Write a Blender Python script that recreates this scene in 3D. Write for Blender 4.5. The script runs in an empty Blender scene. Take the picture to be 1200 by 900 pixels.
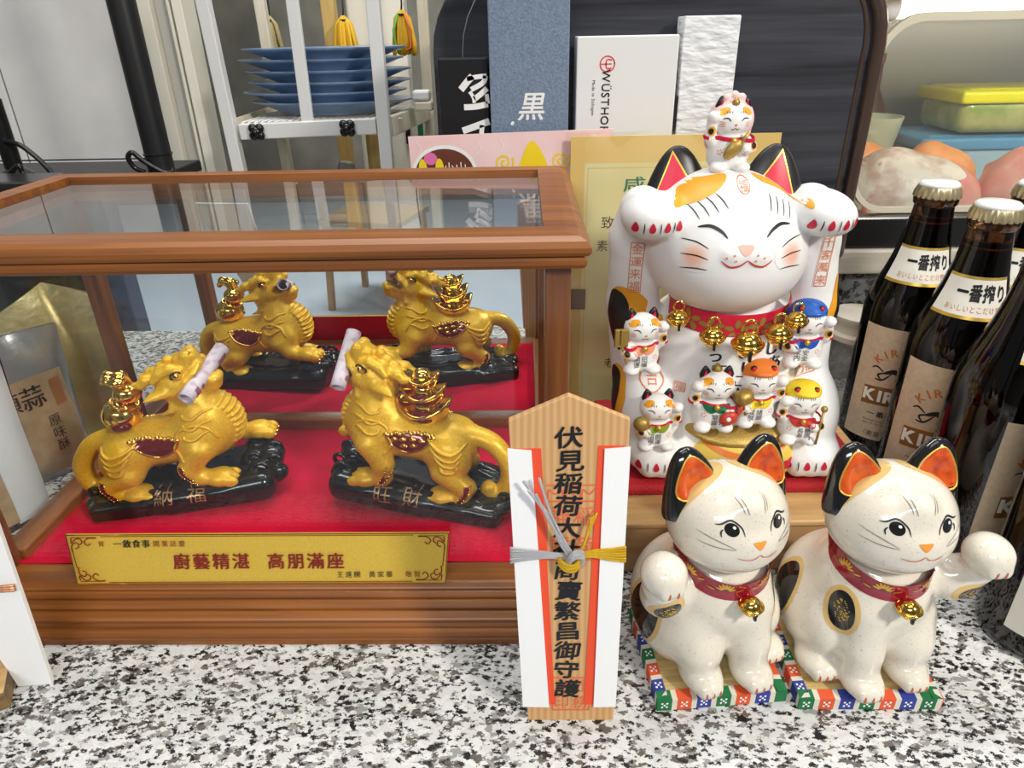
import bpy, bmesh, math, random
import numpy as np
from mathutils import Vector, Matrix, Euler
from mathutils.bvhtree import BVHTree
random.seed(7)
R = math.radians
S = 0.01                                   # everything below is written in centimetres
sc = bpy.context.scene
C = sc.collection

# ------------------------------------------------------------------ camera
cam_data = bpy.data.cameras.new('camera')
cam_data.sensor_fit = 'HORIZONTAL'; cam_data.sensor_width = 36.0
cam_data.lens = 36.0 * 809.0 / 1200.0
cam_data.clip_start = 0.01; cam_data.clip_end = 60
cam = bpy.data.objects.new('camera', cam_data); C.objects.link(cam)
PITCH, YAW, ROLL = 0.4711, 0.02455, 0.02126
fw = Vector((-math.sin(YAW)*math.cos(PITCH), math.cos(YAW)*math.cos(PITCH), -math.sin(PITCH)))
rt = Vector((math.cos(YAW), math.sin(YAW), 0)); dn = fw.cross(rt)
cr = rt*math.cos(ROLL) + dn*math.sin(ROLL); cd = -rt*math.sin(ROLL) + dn*math.cos(ROLL)
m = Matrix((( cr.x, -cd.x, -fw.x, 0), (cr.y, -cd.y, -fw.y, 0), (cr.z, -cd.z, -fw.z, 35*S), (0, 0, 0, 1)))
cam.matrix_world = m
sc.camera = cam

# ------------------------------------------------------------------ world, lights, exposure
sc.view_settings.view_transform = 'Standard'; sc.view_settings.look = 'None'
sc.view_settings.gamma = 1.0; sc.view_settings.use_curve_mapping = False
sc.view_settings.exposure = -0.5
w = bpy.data.worlds.new('world'); sc.world = w; w.use_nodes = True
bg = w.node_tree.nodes['Background']; bg.inputs[0].default_value = (0.93, 0.96, 1.0, 1); bg.inputs[1].default_value = 0.21

def area(name, loc, target, sx, sy, power, col):
    l = bpy.data.lights.new(name, 'AREA'); l.shape = 'RECTANGLE'; l.size = sx*S; l.size_y = sy*S
    l.energy = power; l.color = col
    o = bpy.data.objects.new(name, l); C.objects.link(o)
    o.location = Vector(loc)*S
    o.rotation_euler = (Vector(target)-Vector(loc)).to_track_quat('-Z', 'Y').to_euler()
    return o
area('spot_lamp', (105, -60, 110), (8, 42, 10), 20, 20, 31, (1.0, 0.945, 0.86))
area('ceiling_lamp', (10, -20, 190), (0, 45, 0), 120, 60, 7, (1.0, 0.96, 0.9))
area('mirror_floor_fill', (-70, -230, 195), (-70, -230, 0), 160, 60, 95, (0.93, 0.97, 1.0))  # added fill, not a known lamp: brightens the floor shown in the mirror
area('bottle_highlight_fill', (75, 70, 150), (30, 50, 10), 70, 10, 9, (0.84, 0.91, 1.0))  # added strip, not a known lamp: gives highlights on bottle shoulders and cabinet
area('kitchen_lamp', (-20, 78, 160), (-30, 110, 20), 120, 30, 24, (1.0, 0.97, 0.92))

# ------------------------------------------------------------------ materials
def nt(name):
    mt = bpy.data.materials.new(name); mt.use_nodes = True
    t = mt.node_tree; b = t.nodes['Principled BSDF']
    return mt, t, b
def mat(name, col, rough=0.5, metal=0.0, coat=0.0, trans=0.0, ior=1.45, emit=None, estr=0, noise=None, bump=None, sss=0, spec=None):
    """noise = (scale, second colour, low, high) ; bump = (scale, strength)"""
    mt, t, b = nt(name)
    b.inputs['Base Color'].default_value = (*col, 1); b.inputs['Roughness'].default_value = rough
    b.inputs['Metallic'].default_value = metal; b.inputs['Coat Weight'].default_value = coat
    b.inputs['Coat Roughness'].default_value = 0.04
    b.inputs['Transmission Weight'].default_value = trans; b.inputs['IOR'].default_value = ior
    if spec is not None: b.inputs['Specular IOR Level'].default_value = spec
    if emit: b.inputs['Emission Color'].default_value = (*emit, 1); b.inputs['Emission Strength'].default_value = estr
    L = t.links
    co = t.nodes.new('ShaderNodeTexCoord')
    if noise:
        n = t.nodes.new('ShaderNodeTexNoise'); n.inputs['Scale'].default_value = noise[0]; n.inputs['Detail'].default_value = 4
        L.new(co.outputs['Object'], n.inputs['Vector'])
        r = t.nodes.new('ShaderNodeValToRGB'); r.color_ramp.elements[0].position = noise[2]; r.color_ramp.elements[1].position = noise[3]
        r.color_ramp.elements[0].color = (*col, 1); r.color_ramp.elements[1].color = (*noise[1], 1)
        L.new(n.outputs['Fac'], r.inputs['Fac']); L.new(r.outputs['Color'], b.inputs['Base Color'])
    if bump:
        n = t.nodes.new('ShaderNodeTexNoise'); n.inputs['Scale'].default_value = bump[0]; n.inputs['Detail'].default_value = 3
        L.new(co.outputs['Object'], n.inputs['Vector'])
        bp = t.nodes.new('ShaderNodeBump'); bp.inputs['Strength'].default_value = bump[1]; bp.inputs['Distance'].default_value = 0.001
        L.new(n.outputs['Fac'], bp.inputs['Height']); L.new(bp.outputs['Normal'], b.inputs['Normal'])
    return mt
def airbrush(name, col, core, centre, r):
    mt, t, b = nt(name); L = t.links
    co = t.nodes.new('ShaderNodeTexCoord'); d = t.nodes.new('ShaderNodeVectorMath'); d.operation = 'DISTANCE'; d.inputs[1].default_value = centre
    q = t.nodes.new('ShaderNodeMapRange'); q.inputs[2].default_value = r; q.inputs[1].default_value = r*.15; q.inputs[2].default_value = r; q.interpolation_type = 'SMOOTHSTEP'
    mx = t.nodes.new('ShaderNodeMix'); mx.data_type = 'RGBA'; mx.inputs[6].default_value = (*core, 1); mx.inputs[7].default_value = (*col, 1)
    L.new(co.outputs['Object'], d.inputs[0]); L.new(d.outputs['Value'], q.inputs[0]); L.new(q.outputs[0], mx.inputs[0]); L.new(mx.outputs[2], b.inputs['Base Color'])
    b.inputs['Roughness'].default_value = .42; return mt
def wood(name, c1, c2, rough=0.35, scale=(6, 60, 60), coat=0.15, dist=3.0):
    mt, t, b = nt(name); L = t.links
    co = t.nodes.new('ShaderNodeTexCoord'); mp = t.nodes.new('ShaderNodeMapping')
    mp.inputs['Scale'].default_value = scale
    n = t.nodes.new('ShaderNodeTexNoise'); n.inputs['Scale'].default_value = 1.0; n.inputs['Detail'].default_value = 6; n.inputs['Distortion'].default_value = dist*.2
    n2 = t.nodes.new('ShaderNodeTexNoise'); n2.inputs['Scale'].default_value = 4.0; n2.inputs['Detail'].default_value = 3
    mx = t.nodes.new('ShaderNodeMath'); mx.operation = 'MULTIPLY_ADD'; mx.inputs[1].default_value = 0.35
    r = t.nodes.new('ShaderNodeValToRGB')
    r.color_ramp.elements[0].position = 0.45; r.color_ramp.elements[1].position = 0.9
    r.color_ramp.elements[0].color = (*c1, 1); r.color_ramp.elements[1].color = (*c2, 1)
    L.new(co.outputs['Object'], mp.inputs['Vector']); L.new(mp.outputs['Vector'], n.inputs['Vector']); L.new(mp.outputs['Vector'], n2.inputs['Vector'])
    L.new(n2.outputs['Fac'], mx.inputs[0]); L.new(n.outputs['Fac'], mx.inputs[2])
    L.new(mx.outputs[0], r.inputs['Fac']); L.new(r.outputs['Color'], b.inputs['Base Color'])
    b.inputs['Roughness'].default_value = rough; b.inputs['Coat Weight'].default_value = coat; b.inputs['Coat Roughness'].default_value = 0.15
    return mt
def rings_wood(name, c1, c2, sx):
    """straight grained softwood: stripes along the board"""
    mt, t, b = nt(name); L = t.links
    co = t.nodes.new('ShaderNodeTexCoord')
    wv = t.nodes.new('ShaderNodeTexWave'); wv.wave_type = 'BANDS'; wv.bands_direction = 'X'
    wv.inputs['Scale'].default_value = sx; wv.inputs['Distortion'].default_value = 0.7; wv.inputs['Detail'].default_value = 1.0; wv.inputs['Detail Scale'].default_value = 0.6
    r = t.nodes.new('ShaderNodeValToRGB'); r.color_ramp.elements[0].position = 0.1; r.color_ramp.elements[1].position = 0.9
    r.color_ramp.elements[0].color = (*c1, 1); r.color_ramp.elements[1].color = (*c2, 1)
    L.new(co.outputs['Object'], wv.inputs['Vector']); L.new(wv.outputs['Fac'], r.inputs['Fac']); L.new(r.outputs['Color'], b.inputs['Base Color'])
    b.inputs['Roughness'].default_value = 0.55
    return mt
def pane_glass(name, tint=(1, 1, 1), rough=0.0, haze=0.0, boost=1.0, r0=.04):
    """a clear sheet: light passes straight, the rest mirrors by the angle of view (Schlick)"""
    mt = bpy.data.materials.new(name); mt.use_nodes = True; t = mt.node_tree; t.nodes.clear(); L = t.links
    out = t.nodes.new('ShaderNodeOutputMaterial'); mix = t.nodes.new('ShaderNodeMixShader')
    tr = t.nodes.new('ShaderNodeBsdfTransparent'); tr.inputs[0].default_value = (*tint, 1)
    gl = t.nodes.new('ShaderNodeBsdfGlossy'); gl.inputs['Roughness'].default_value = rough
    lw = t.nodes.new('ShaderNodeLayerWeight'); lw.inputs['Blend'].default_value = 0.5
    p = t.nodes.new('ShaderNodeMath'); p.operation = 'POWER'; p.inputs[1].default_value = 5
    ma = t.nodes.new('ShaderNodeMath'); ma.operation = 'MULTIPLY_ADD'; ma.inputs[1].default_value = 0.96*boost; ma.inputs[2].default_value = r0*boost
    L.new(lw.outputs['Facing'], p.inputs[0]); L.new(p.outputs[0], ma.inputs[0]); L.new(ma.outputs[0], mix.inputs[0])
    sh = tr
    if haze > 0:
        df = t.nodes.new('ShaderNodeBsdfDiffuse'); df.inputs[0].default_value = (.8, .8, .78, 1)
        m2 = t.nodes.new('ShaderNodeMixShader'); m2.inputs[0].default_value = haze
        L.new(tr.outputs[0], m2.inputs[1]); L.new(df.outputs[0], m2.inputs[2]); sh = m2
    L.new(sh.outputs[0], mix.inputs[1]); L.new(gl.outputs[0], mix.inputs[2]); L.new(mix.outputs[0], out.inputs[0])
    return mt
def granite(name, cols=None, scale=1.0):
    """interlocked crystals: white, grey, brown and black"""
    mt, t, b = nt(name); L = t.links
    co = t.nodes.new('ShaderNodeTexCoord'); mp = t.nodes.new('ShaderNodeMapping')
    mp.inputs['Rotation'].default_value = (0, 0, R(32)); mp.inputs['Scale'].default_value = (scale, 1.5*scale, scale)
    L.new(co.outputs['Object'], mp.inputs['Vector'])
    def warp(amount, nsc, off):
        n = t.nodes.new('ShaderNodeTexNoise'); n.inputs['Scale'].default_value = nsc; n.inputs['Detail'].default_value = 5; n.inputs['Roughness'].default_value = .7
        L.new(mp.outputs[0], n.inputs['Vector'])
        m1 = t.nodes.new('ShaderNodeVectorMath'); m1.operation = 'MULTIPLY_ADD'; m1.inputs[1].default_value = (amount,)*3; m1.inputs[2].default_value = (off, off*.6, off*1.7)
        L.new(n.outputs['Color'], m1.inputs[0])
        ad = t.nodes.new('ShaderNodeVectorMath'); L.new(mp.outputs[0], ad.inputs[0]); L.new(m1.outputs[0], ad.inputs[1]); return ad.outputs[0]
    def cells(vec, sc_):
        v = t.nodes.new('ShaderNodeTexVoronoi'); v.inputs['Scale'].default_value = sc_; L.new(vec, v.inputs['Vector'])
        s_ = t.nodes.new('ShaderNodeSeparateColor'); L.new(v.outputs['Color'], s_.inputs[0]); return s_.outputs[0]
    def ramp(f, stops):
        r = t.nodes.new('ShaderNodeValToRGB'); r.color_ramp.interpolation = 'CONSTANT'
        e = r.color_ramp.elements
        while len(e) < len(stops): e.new(.5)
        for k, (p, c) in enumerate(stops): e[k].position = p; e[k].color = (*c, 1)
        L.new(f, r.inputs['Fac']); return r.outputs['Color']
    W, G, BR, K = cols or ((.74, .74, .72), (.36, .355, .34), (.15, .13, .11), (.010, .010, .011))
    big = ramp(cells(warp(.012, 240, 0), 235), ((0, W), (.30, tuple(x*1.12 for x in W)), (.58, G), (.70, W), (.855, BR)))
    fine = ramp(cells(warp(.008, 420, 2.3), 360), ((0, (0, 0, 0)), (.80, (1, 1, 1))))
    mx = t.nodes.new('ShaderNodeMix'); mx.data_type = 'RGBA'; L.new(fine, mx.inputs[0]); L.new(big, mx.inputs[6]); mx.inputs[7].default_value = (*K, 1)
    n = t.nodes.new('ShaderNodeTexNoise'); n.inputs['Scale'].default_value = 900; n.inputs['Detail'].default_value = 3; L.new(mp.outputs[0], n.inputs['Vector'])
    m2 = t.nodes.new('ShaderNodeMix'); m2.data_type = 'RGBA'; m2.blend_type = 'MULTIPLY'; m2.inputs[0].default_value = .35; L.new(mx.outputs[2], m2.inputs[6]); L.new(n.outputs['Fac'], m2.inputs[7])
    L.new(m2.outputs[2], b.inputs['Base Color']); b.inputs['Roughness'].default_value = 0.28
    return mt

M = {}
M['granite'] = granite('speckled_granite')
M['case_wood'] = wood('case_wood', (.13, .036, .005), (.30, .098, .012), .42, (4, 110, 110), .06)
M['case_wood_y'] = wood('case_wood_side', (.13, .036, .005), (.30, .098, .012), .42, (110, 4, 110), .06)
M['case_wood_z'] = wood('case_wood_upright', (.10, .032, .010), (.24, .085, .026), .32, (90, 90, 5), .25)
M['glass'] = pane_glass('clear_glass', (.98, .99, .985), r0=.018)
M['glass_top'] = pane_glass('clear_glass_top', (.97, .98, .975), .008, .012)
M['glass_cold'] = pane_glass('misted_glass', (.97, .98, .97), .05, .035)
M['mirror'] = mat('mirror', (.86, .88, .88), .01, 1.0)
M['velvet'] = mat('red_velvet', (.56, .004, .035), .9, bump=(900, .5), noise=(30, (.46, .003, .026), .4, .7), spec=.15)
M['gold_paint'] = mat('gold_paint', (.84, .50, .028), .36, .22, noise=(500, (.74, .41, .02), .4, .62), bump=(1500, .12))
M['gold_chrome'] = mat('polished_gold', (.90, .58, .12), .12, 1.0)
M['gold_leaf'] = mat('gold_leaf', (.72, .46, .08), .35, .7)
M['old_gold'] = mat('old_gold_paint', (.42, .28, .07), .38, .55, bump=(900, .3))
M['red_enamel'] = mat('red_enamel', (.16, .006, .01), .15, .3, .6)
M['black_gloss'] = mat('black_lacquer', (.006, .006, .007), .2, 0, .25)
M['note'] = mat('banknote_paper', (.68, .60, .66), .6, noise=(160, (.52, .38, .46), .5, .62))
M['note_ink'] = mat('banknote_ink', (.30, .10, .16), .6)
M['plate_gold'] = mat('brushed_gold_sheet', (.84, .58, .09), .36, .28, noise=(1500, (.70, .46, .06), .3, .7), bump=(2500, .1))
M['plate_red'] = mat('dark_red_print', (.22, .016, .010), .5)
M['ink'] = mat('black_ink', (.010, .010, .012), .45)
M['ink_gold'] = mat('brass_lettering', (.50, .30, .14), .35, .7)
M['ofuda_wood'] = rings_wood('cedar_board', (.53, .29, .115), (.63, .375, .165), 85)
M['paper'] = mat('white_paper', (.86, .86, .86), .7, bump=(700, .08))
M['paper_red'] = mat('vermilion_paper', (.78, .075, .025), .65)
M['seal_red'] = mat('vermilion_seal', (.74, .13, .05), .6)
M['cord_silver'] = mat('silver_cord', (.62, .62, .64), .35, .7, bump=(2500, .8))
M['cord_gold'] = mat('gold_cord', (.80, .50, .03), .35, .6, bump=(2500, .8))
M['ceramic'] = mat('speckled_glazed_ceramic', (.74, .685, .575), .16, 0, .6, noise=(800, (.55, .49, .40), .60, .72))
M['ceramic_black'] = mat('black_glaze', (.010, .010, .011), .12, 0, .8)
M['ceramic_ochre'] = mat('ochre_glaze', (.68, .46, .17), .2, 0, .5)
M['ceramic_orange'] = mat('orange_glaze', (.62, .095, .015), .16, 0, .6, noise=(160, (.40, .04, .01), .45, .7))
M['ceramic_red'] = mat('red_glaze', (.30, .008, .025), .15, 0, .6)
M['nose_orange'] = mat('orange_nose_glaze', (.80, .30, .05), .2, 0, .5)
M['claw'] = mat('claw_red', (.55, .09, .03), .3)
M['grey_line'] = mat('grey_brush_line', (.20, .18, .16), .4)
M['matte'] = mat('matt_white_ceramic', (.83, .82, .80), .42, 0, .08)
M['matte_black'] = mat('satin_black_paint', (.014, .013, .014), .35)
M['matte_red'] = mat('crimson_paint', (.60, .012, .045), .4)
M['amber'] = mat('amber_paint', (.80, .35, .02), .42)
M['pink'] = mat('pink_paint', (.80, .40, .33), .5)
M['blush'] = mat('blush_paint', (.80, .47, .36), .5)
M['blush2'] = mat('pale_blush_paint', (.82, .66, .58), .5)
M['yellow'] = mat('yellow_paint', (.82, .58, .10), .42)
M['print_orange'] = mat('orange_print', (.74, .24, .09), .5)
M['ears_pink'] = mat('soft_pink_paint', (.82, .55, .52), .45)
M['blue'] = mat('blue_paint', (.015, .10, .45), .35)
M['green'] = mat('dark_green_paint', (.01, .16, .06), .4)
M['olive'] = mat('olive_paint', (.22, .32, .02), .4)
M['orange'] = mat('orange_paint', (.80, .21, .03), .4)
M['salmon'] = mat('salmon_paint', (.82, .32, .17), .42)
M['lemon'] = mat('lemon_paint', (.84, .62, .02), .4)
M['brick'] = mat('brick_red_paint', (.55, .05, .03), .4)
M['black_line'] = mat('black_brush_line', (.015, .014, .014), .4)
M['cushion'] = mat('red_cushion_cloth', (.42, .010, .018), .75, bump=(500, .9))
M['pine'] = wood('pine_box', (.46, .25, .09), (.72, .47, .20), .45, (7, 60, 60), .1)
M['pine_shaded'] = wood('pine_front_shaded', (.36, .19, .08), (.58, .36, .16), .45, (7, 60, 60), .1)  # darker copy of the lid pine: shade on the box front put into colour
M['kiri'] = wood('straw_mat', (.45, .30, .10), (.72, .55, .25), .6, (10, 260, 100), 0)

# ------------------------------------------------------------------ mesh helpers
def tag(o, label=None, cat=None, group=None, kind=None):
    if label: o['label'] = label
    if cat: o['category'] = cat
    if group: o['group'] = group
    if kind: o['kind'] = kind
    return o
def thing(name, label, cat, loc=(0, 0, 0), rz=0.0, group=None):
    o = bpy.data.objects.new(name, None); C.objects.link(o)
    o.empty_display_size = 0.01
    o.location = Vector(loc)*S; o.rotation_euler = (0, 0, R(rz))
    return tag(o, label, cat, group)
def link_mesh(name, v, f, mt, parent=None, smooth=True, sharp=None, bevel=0, seg=2, mats=None):
    me = bpy.data.meshes.new(name)
    me.from_pydata([tuple(c*S for c in p) for p in v], [], [tuple(int(i) for i in q) for q in f]); me.validate(); me.update()
    if mt: me.materials.append(mt)
    if mats:
        for x in mats: me.materials.append(x)
    if smooth:
        me.shade_smooth()
        if sharp: me.set_sharp_from_angle(angle=R(sharp))
    o = bpy.data.objects.new(name, me); C.objects.link(o)
    if parent is not None: o.parent = parent
    if bevel:
        b = o.modifiers.new('bevel', 'BEVEL'); b.width = bevel*S; b.segments = seg; b.limit_method = 'ANGLE'; b.angle_limit = R(35)
    return o
def rotm(rx=0, ry=0, rz=0): return Euler((R(rx), R(ry), R(rz))).to_matrix()
class MB:
    def __init__(s): s.v = []; s.f = []
    def add(s, v, f):
        n = len(s.v); s.v += [tuple(p) for p in v]; s.f += [tuple(i+n for i in q) for q in f]; return s
    def box(s, c, h, rot=None):
        P = [Vector((x*h[0], y*h[1], z*h[2])) for x in (-1, 1) for y in (-1, 1) for z in (-1, 1)]
        if rot is not None: P = [rot @ p for p in P]
        return s.add([p + Vector(c) for p in P], [(0, 1, 3, 2), (4, 6, 7, 5), (0, 4, 5, 1), (2, 3, 7, 6), (0, 2, 6, 4), (1, 5, 7, 3)])
    def span(s, a, b):      # box from corner to corner
        return s.box([(p+q)/2 for p, q in zip(a, b)], [abs(q-p)/2 for p, q in zip(a, b)])
    def beam(s, a, b, w_, d_, up=(0, 1, 0)):
        a = Vector(a); b = Vector(b); z = (b-a).normalized(); y = Vector(up); x = y.cross(z).normalized(); y = z.cross(x)
        rot = Matrix((x, y, z)).transposed()
        return s.box((a+b)/2, (w_/2, d_/2, (b-a).length/2), rot)
    def tube(s, pts, r, n=10, closed=False, flat=None):
        pts = [Vector(p) for p in pts]; N = len(pts); rr = r if hasattr(r, '__len__') else [r]*N
        v = []; f = []; prev = None
        for i, p in enumerate(pts):
            t = (pts[(i+1) % N]-pts[i-1]) if closed else (pts[min(i+1, N-1)]-pts[max(i-1, 0)])
            t.normalize()
            if prev is None:
                a = Vector((0, 0, 1)) if abs(t.z) < .9 else Vector((1, 0, 0))
                x = a.cross(t).normalized()
            else:
                x = (prev - t*prev.dot(t)).normalized()
            prev = x; y = t.cross(x)
            for k in range(n):
                an = 2*math.pi*k/n; fx = 1 if flat is None else flat
                v.append(p + x*math.cos(an)*rr[i] + y*math.sin(an)*rr[i]*fx)
        for i in range(N if closed else N-1):
            for k in range(n):
                a = i*n+k; b = i*n+(k+1) % n; c = ((i+1) % N)*n
                f.append((a, b, c+(k+1) % n, c+k))
        if not closed:
            f.append(tuple(range(n-1, -1, -1))); f.append(tuple((N-1)*n+k for k in range(n)))
        return s.add(v, f)
    def lathe(s, prof, n=32, c=(0, 0, 0), rot=None, a0=0, a1=360, sx=1, sy=1):
        full = abs(a1-a0) >= 359.9; m_ = n if full else n+1
        v = []; f = []
        for (r, z) in prof:
            for k in range(m_):
                an = R(a0+(a1-a0)*k/n); p = Vector((r*math.cos(an)*sx, r*math.sin(an)*sy, z))
                if rot is not None: p = rot @ p
                v.append(p+Vector(c))
        for i in range(len(prof)-1):
            for k in range(n):
                k2 = (k+1) % m_
                f.append((i*m_+k, i*m_+k2, (i+1)*m_+k2, (i+1)*m_+k))
        if full:
            if prof[0][0] > 1e-6: f.append(tuple(range(m_-1, -1, -1)))
            if prof[-1][0] > 1e-6: f.append(tuple((len(prof)-1)*m_+k for k in range(m_)))
        return s.add(v, f)
    def ball(s, c, r, n=16, rot=None):
        r = r if hasattr(r, '__len__') else (r, r, r)
        v = []; f = []; m_ = n//2
        for i in range(m_+1):
            th = math.pi*i/m_
            for k in range(n):
                ph = 2*math.pi*k/n
                p = Vector((math.sin(th)*math.cos(ph)*r[0], math.sin(th)*math.sin(ph)*r[1], -math.cos(th)*r[2]))
                if rot is not None: p = rot @ p
                v.append(p+Vector(c))
        for i in range(m_):
            for k in range(n): f.append((i*n+k, i*n+(k+1) % n, (i+1)*n+(k+1) % n, (i+1)*n+k))
        return s.add(v, f)
    def prism(s, poly, d0, d1, O=(0, 0, 0), u=(1, 0, 0), v_=(0, 0, 1)):
        """outline in the plane u,v pushed from d0 to d1 along u x v"""
        O = Vector(O); u = Vector(u); v_ = Vector(v_); w_ = u.cross(v_); n = len(poly)
        P = [O+u*p[0]+v_*p[1]+w_*d0 for p in poly] + [O+u*p[0]+v_*p[1]+w_*d1 for p in poly]
        return s.add(P, [tuple(range(n-1, -1, -1)), tuple(range(n, 2*n))] + [(i, (i+1) % n, n+(i+1) % n, n+i) for i in range(n)])
    def grid(s, fn, nu, nv):
        v = [fn(i/nu, j/nv) for i in range(nu+1) for j in range(nv+1)]
        return s.add(v, [(i*(nv+1)+j, (i+1)*(nv+1)+j, (i+1)*(nv+1)+j+1, i*(nv+1)+j+1) for i in range(nu) for j in range(nv)])
    def rect_sweep(s, prof, x0, x1, y0, y1):
        """moulding: profile of (outward offset, z) carried round a rectangle with mitred corners (closed profile)"""
        v = []
        for (o, z) in prof: v += [(x0-o, y0-o, z), (x1+o, y0-o, z), (x1+o, y1+o, z), (x0-o, y1+o, z)]
        n = len(prof); f = []
        for i in range(n):
            j = (i+1) % n
            for k in range(4): f.append((i*4+k, i*4+(k+1) % 4, j*4+(k+1) % 4, j*4+k))
        return s.add(v, f)
    def build(s, name, mt, parent=None, **k): return link_mesh(name, s.v, s.f, mt, parent, **k)

# ------------------------------------------------------------------ soft sculpting: distance fields turned into one closed skin
class SDF:
    def __init__(s, lo, hi, h):
        s.h = h; s.lo = np.array(lo, float)
        s.n = [int(math.ceil((b-a)/h))+1 for a, b in zip(lo, hi)]
        ax = [s.lo[i]+h*np.arange(s.n[i]) for i in range(3)]
        s.ax = ax; s.D = np.full(s.n, 50.0, np.float32)
    def _sub(s, lo, hi):
        sl = []
        for i in range(3):
            a = max(0, int((lo[i]-s.lo[i])/s.h)); b = min(s.n[i], int((hi[i]-s.lo[i])/s.h)+2)
            if b <= a: return None, None
            sl.append(slice(a, b))
        X, Y, Z = np.meshgrid(s.ax[0][sl[0]], s.ax[1][sl[1]], s.ax[2][sl[2]], indexing='ij')
        return tuple(sl), (X, Y, Z)
    def _merge(s, sl, d, k, mode):
        D = s.D[sl]; d = d.astype(np.float32)
        if mode == 'sub': d = -d; hk = np.clip(.5-.5*(D-d)/max(k, 1e-4), 0, 1); s.D[sl] = D*(1-hk)+d*hk + k*hk*(1-hk)
        else: hk = np.clip(.5+.5*(D-d)/max(k, 1e-4), 0, 1); s.D[sl] = D*(1-hk)+d*hk - k*hk*(1-hk)
        return s
    def ell(s, c, r, rot=None, k=.3, mode='add'):
        c = np.array(c, float); r = np.array(r if hasattr(r, '__len__') else (r, r, r), float)
        R_ = max(r)+k*1.5+2*s.h
        sl, G = s._sub(c-R_, c+R_)
        if sl is None: return s
        p = [G[i]-c[i] for i in range(3)]
        if rot is not None:
            m_ = np.array(rot.transposed()); p = [m_[i][0]*p[0]+m_[i][1]*p[1]+m_[i][2]*p[2] for i in range(3)]
        k0 = np.sqrt(sum((p[i]/r[i])**2 for i in range(3)))+1e-6; k1 = np.sqrt(sum((p[i]/r[i]**2)**2 for i in range(3)))+1e-6
        return s._merge(sl, k0*(k0-1)/k1, k, mode)
    def cap(s, a, b, ra, rb=None, k=.3, mode='add'):
        rb = ra if rb is None else rb
        a = np.array(a, float); b = np.array(b, float); R_ = max(ra, rb)+k*1.5+2*s.h
        sl, G = s._sub(np.minimum(a, b)-R_, np.maximum(a, b)+R_)
        if sl is None: return s
        ab = b-a; L2 = max((ab**2).sum(), 1e-9)
        t = np.clip(sum((G[i]-a[i])*ab[i] for i in range(3))/L2, 0, 1)
        d = np.sqrt(sum((G[i]-a[i]-t*ab[i])**2 for i in range(3))) - (ra+(rb-ra)*t)
        return s._merge(sl, d, k, mode)
    def chain(s, pts, rs, k=.3, mode='add'):
        for i in range(len(pts)-1): s.cap(pts[i], pts[i+1], rs[i], rs[i+1], k, mode)
        return s
    def box(s, c, hf, r=.2, rot=None, k=.2, mode='add'):
        c = np.array(c, float); R_ = math.sqrt(sum(x*x for x in hf))+k*1.5+2*s.h
        sl, G = s._sub(c-R_, c+R_)
        if sl is None: return s
        p = [G[i]-c[i] for i in range(3)]
        if rot is not None:
            m_ = np.array(rot.transposed()); p = [m_[i][0]*p[0]+m_[i][1]*p[1]+m_[i][2]*p[2] for i in range(3)]
        q = [np.abs(p[i])-hf[i]+r for i in range(3)]
        d = np.sqrt(sum(np.maximum(x, 0)**2 for x in q))+np.minimum(np.maximum(np.maximum(q[0], q[1]), q[2]), 0)-r
        return s._merge(sl, d, k, mode)
    def ear(s, base, tip, wx, wy, k=.15, rot=0, mode='add', pw=.7):
        """a leaf shaped cone from base to tip, wx wide and wy thick at its foot"""
        base = np.array(base, float); tip = np.array(tip, float); R_ = max(wx, wy)+k*2+2*s.h
        sl, G = s._sub(np.minimum(base, tip)-R_, np.maximum(base, tip)+R_)
        if sl is None: return s
        ax = tip-base; L = np.linalg.norm(ax); ax /= L
        xx = np.array([math.cos(R(rot)), math.sin(R(rot)), 0]); xx = xx-ax*xx.dot(ax); xx /= np.linalg.norm(xx); yy = np.cross(ax, xx)
        p = [G[i]-base[i] for i in range(3)]
        t = sum(p[i]*ax[i] for i in range(3))/L; a = sum(p[i]*xx[i] for i in range(3)); b = sum(p[i]*yy[i] for i in range(3))
        q = np.clip(1-t, 0, 1)**pw; W = wx*q+.02; T = wy*q+.02
        d = (np.sqrt((a/W)**2+(b/T)**2)-1)*np.minimum(W, T)
        d = np.maximum(d, np.maximum(-t*L-.3, (t-1)*L))
        return s._merge(sl, d, k, mode)
    def flat(s, z):      # cut the foot flat
        Z = s.ax[2][None, None, :]; s.D = np.maximum(s.D, (z-Z).astype(np.float32)); return s
    def mesh(s, smooth=1, shear=0.0):
        D = s.D; D[0] = D[-1] = 1; D[:, 0] = D[:, -1] = 1; D[:, :, 0] = D[:, :, -1] = 1
        I = D < 0; n0, n1, n2 = D.shape
        cs = {}
        for a in (0, 1):
            for b in (0, 1):
                for c in (0, 1): cs[a, b, c] = (slice(a, n0-1+a), slice(b, n1-1+b), slice(c, n2-1+c))
        cnt = sum(I[x].astype(np.int8) for x in cs.values())
        act = (cnt > 0) & (cnt < 8); ii = np.argwhere(act)
        idx = np.full(act.shape, -1, np.int64); idx[act] = np.arange(len(ii))
        acc = np.zeros((len(ii), 3)); num = np.zeros(len(ii))
        keys = list(cs)
        for p in keys:
            for q in keys:
                if p < q and sum(abs(x-y) for x, y in zip(p, q)) == 1:
                    a = D[ii[:, 0]+p[0], ii[:, 1]+p[1], ii[:, 2]+p[2]].astype(float); b = D[ii[:, 0]+q[0], ii[:, 1]+q[1], ii[:, 2]+q[2]].astype(float)
                    x = (a < 0) != (b < 0); t = np.where(x, a/np.where(x, a-b, 1), 0)
                    pt = np.array(p)+t[:, None]*(np.array(q)-np.array(p)); acc += pt*x[:, None]; num += x
        V_ = s.lo+s.h*(ii+acc/num[:, None]); F = []
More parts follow.
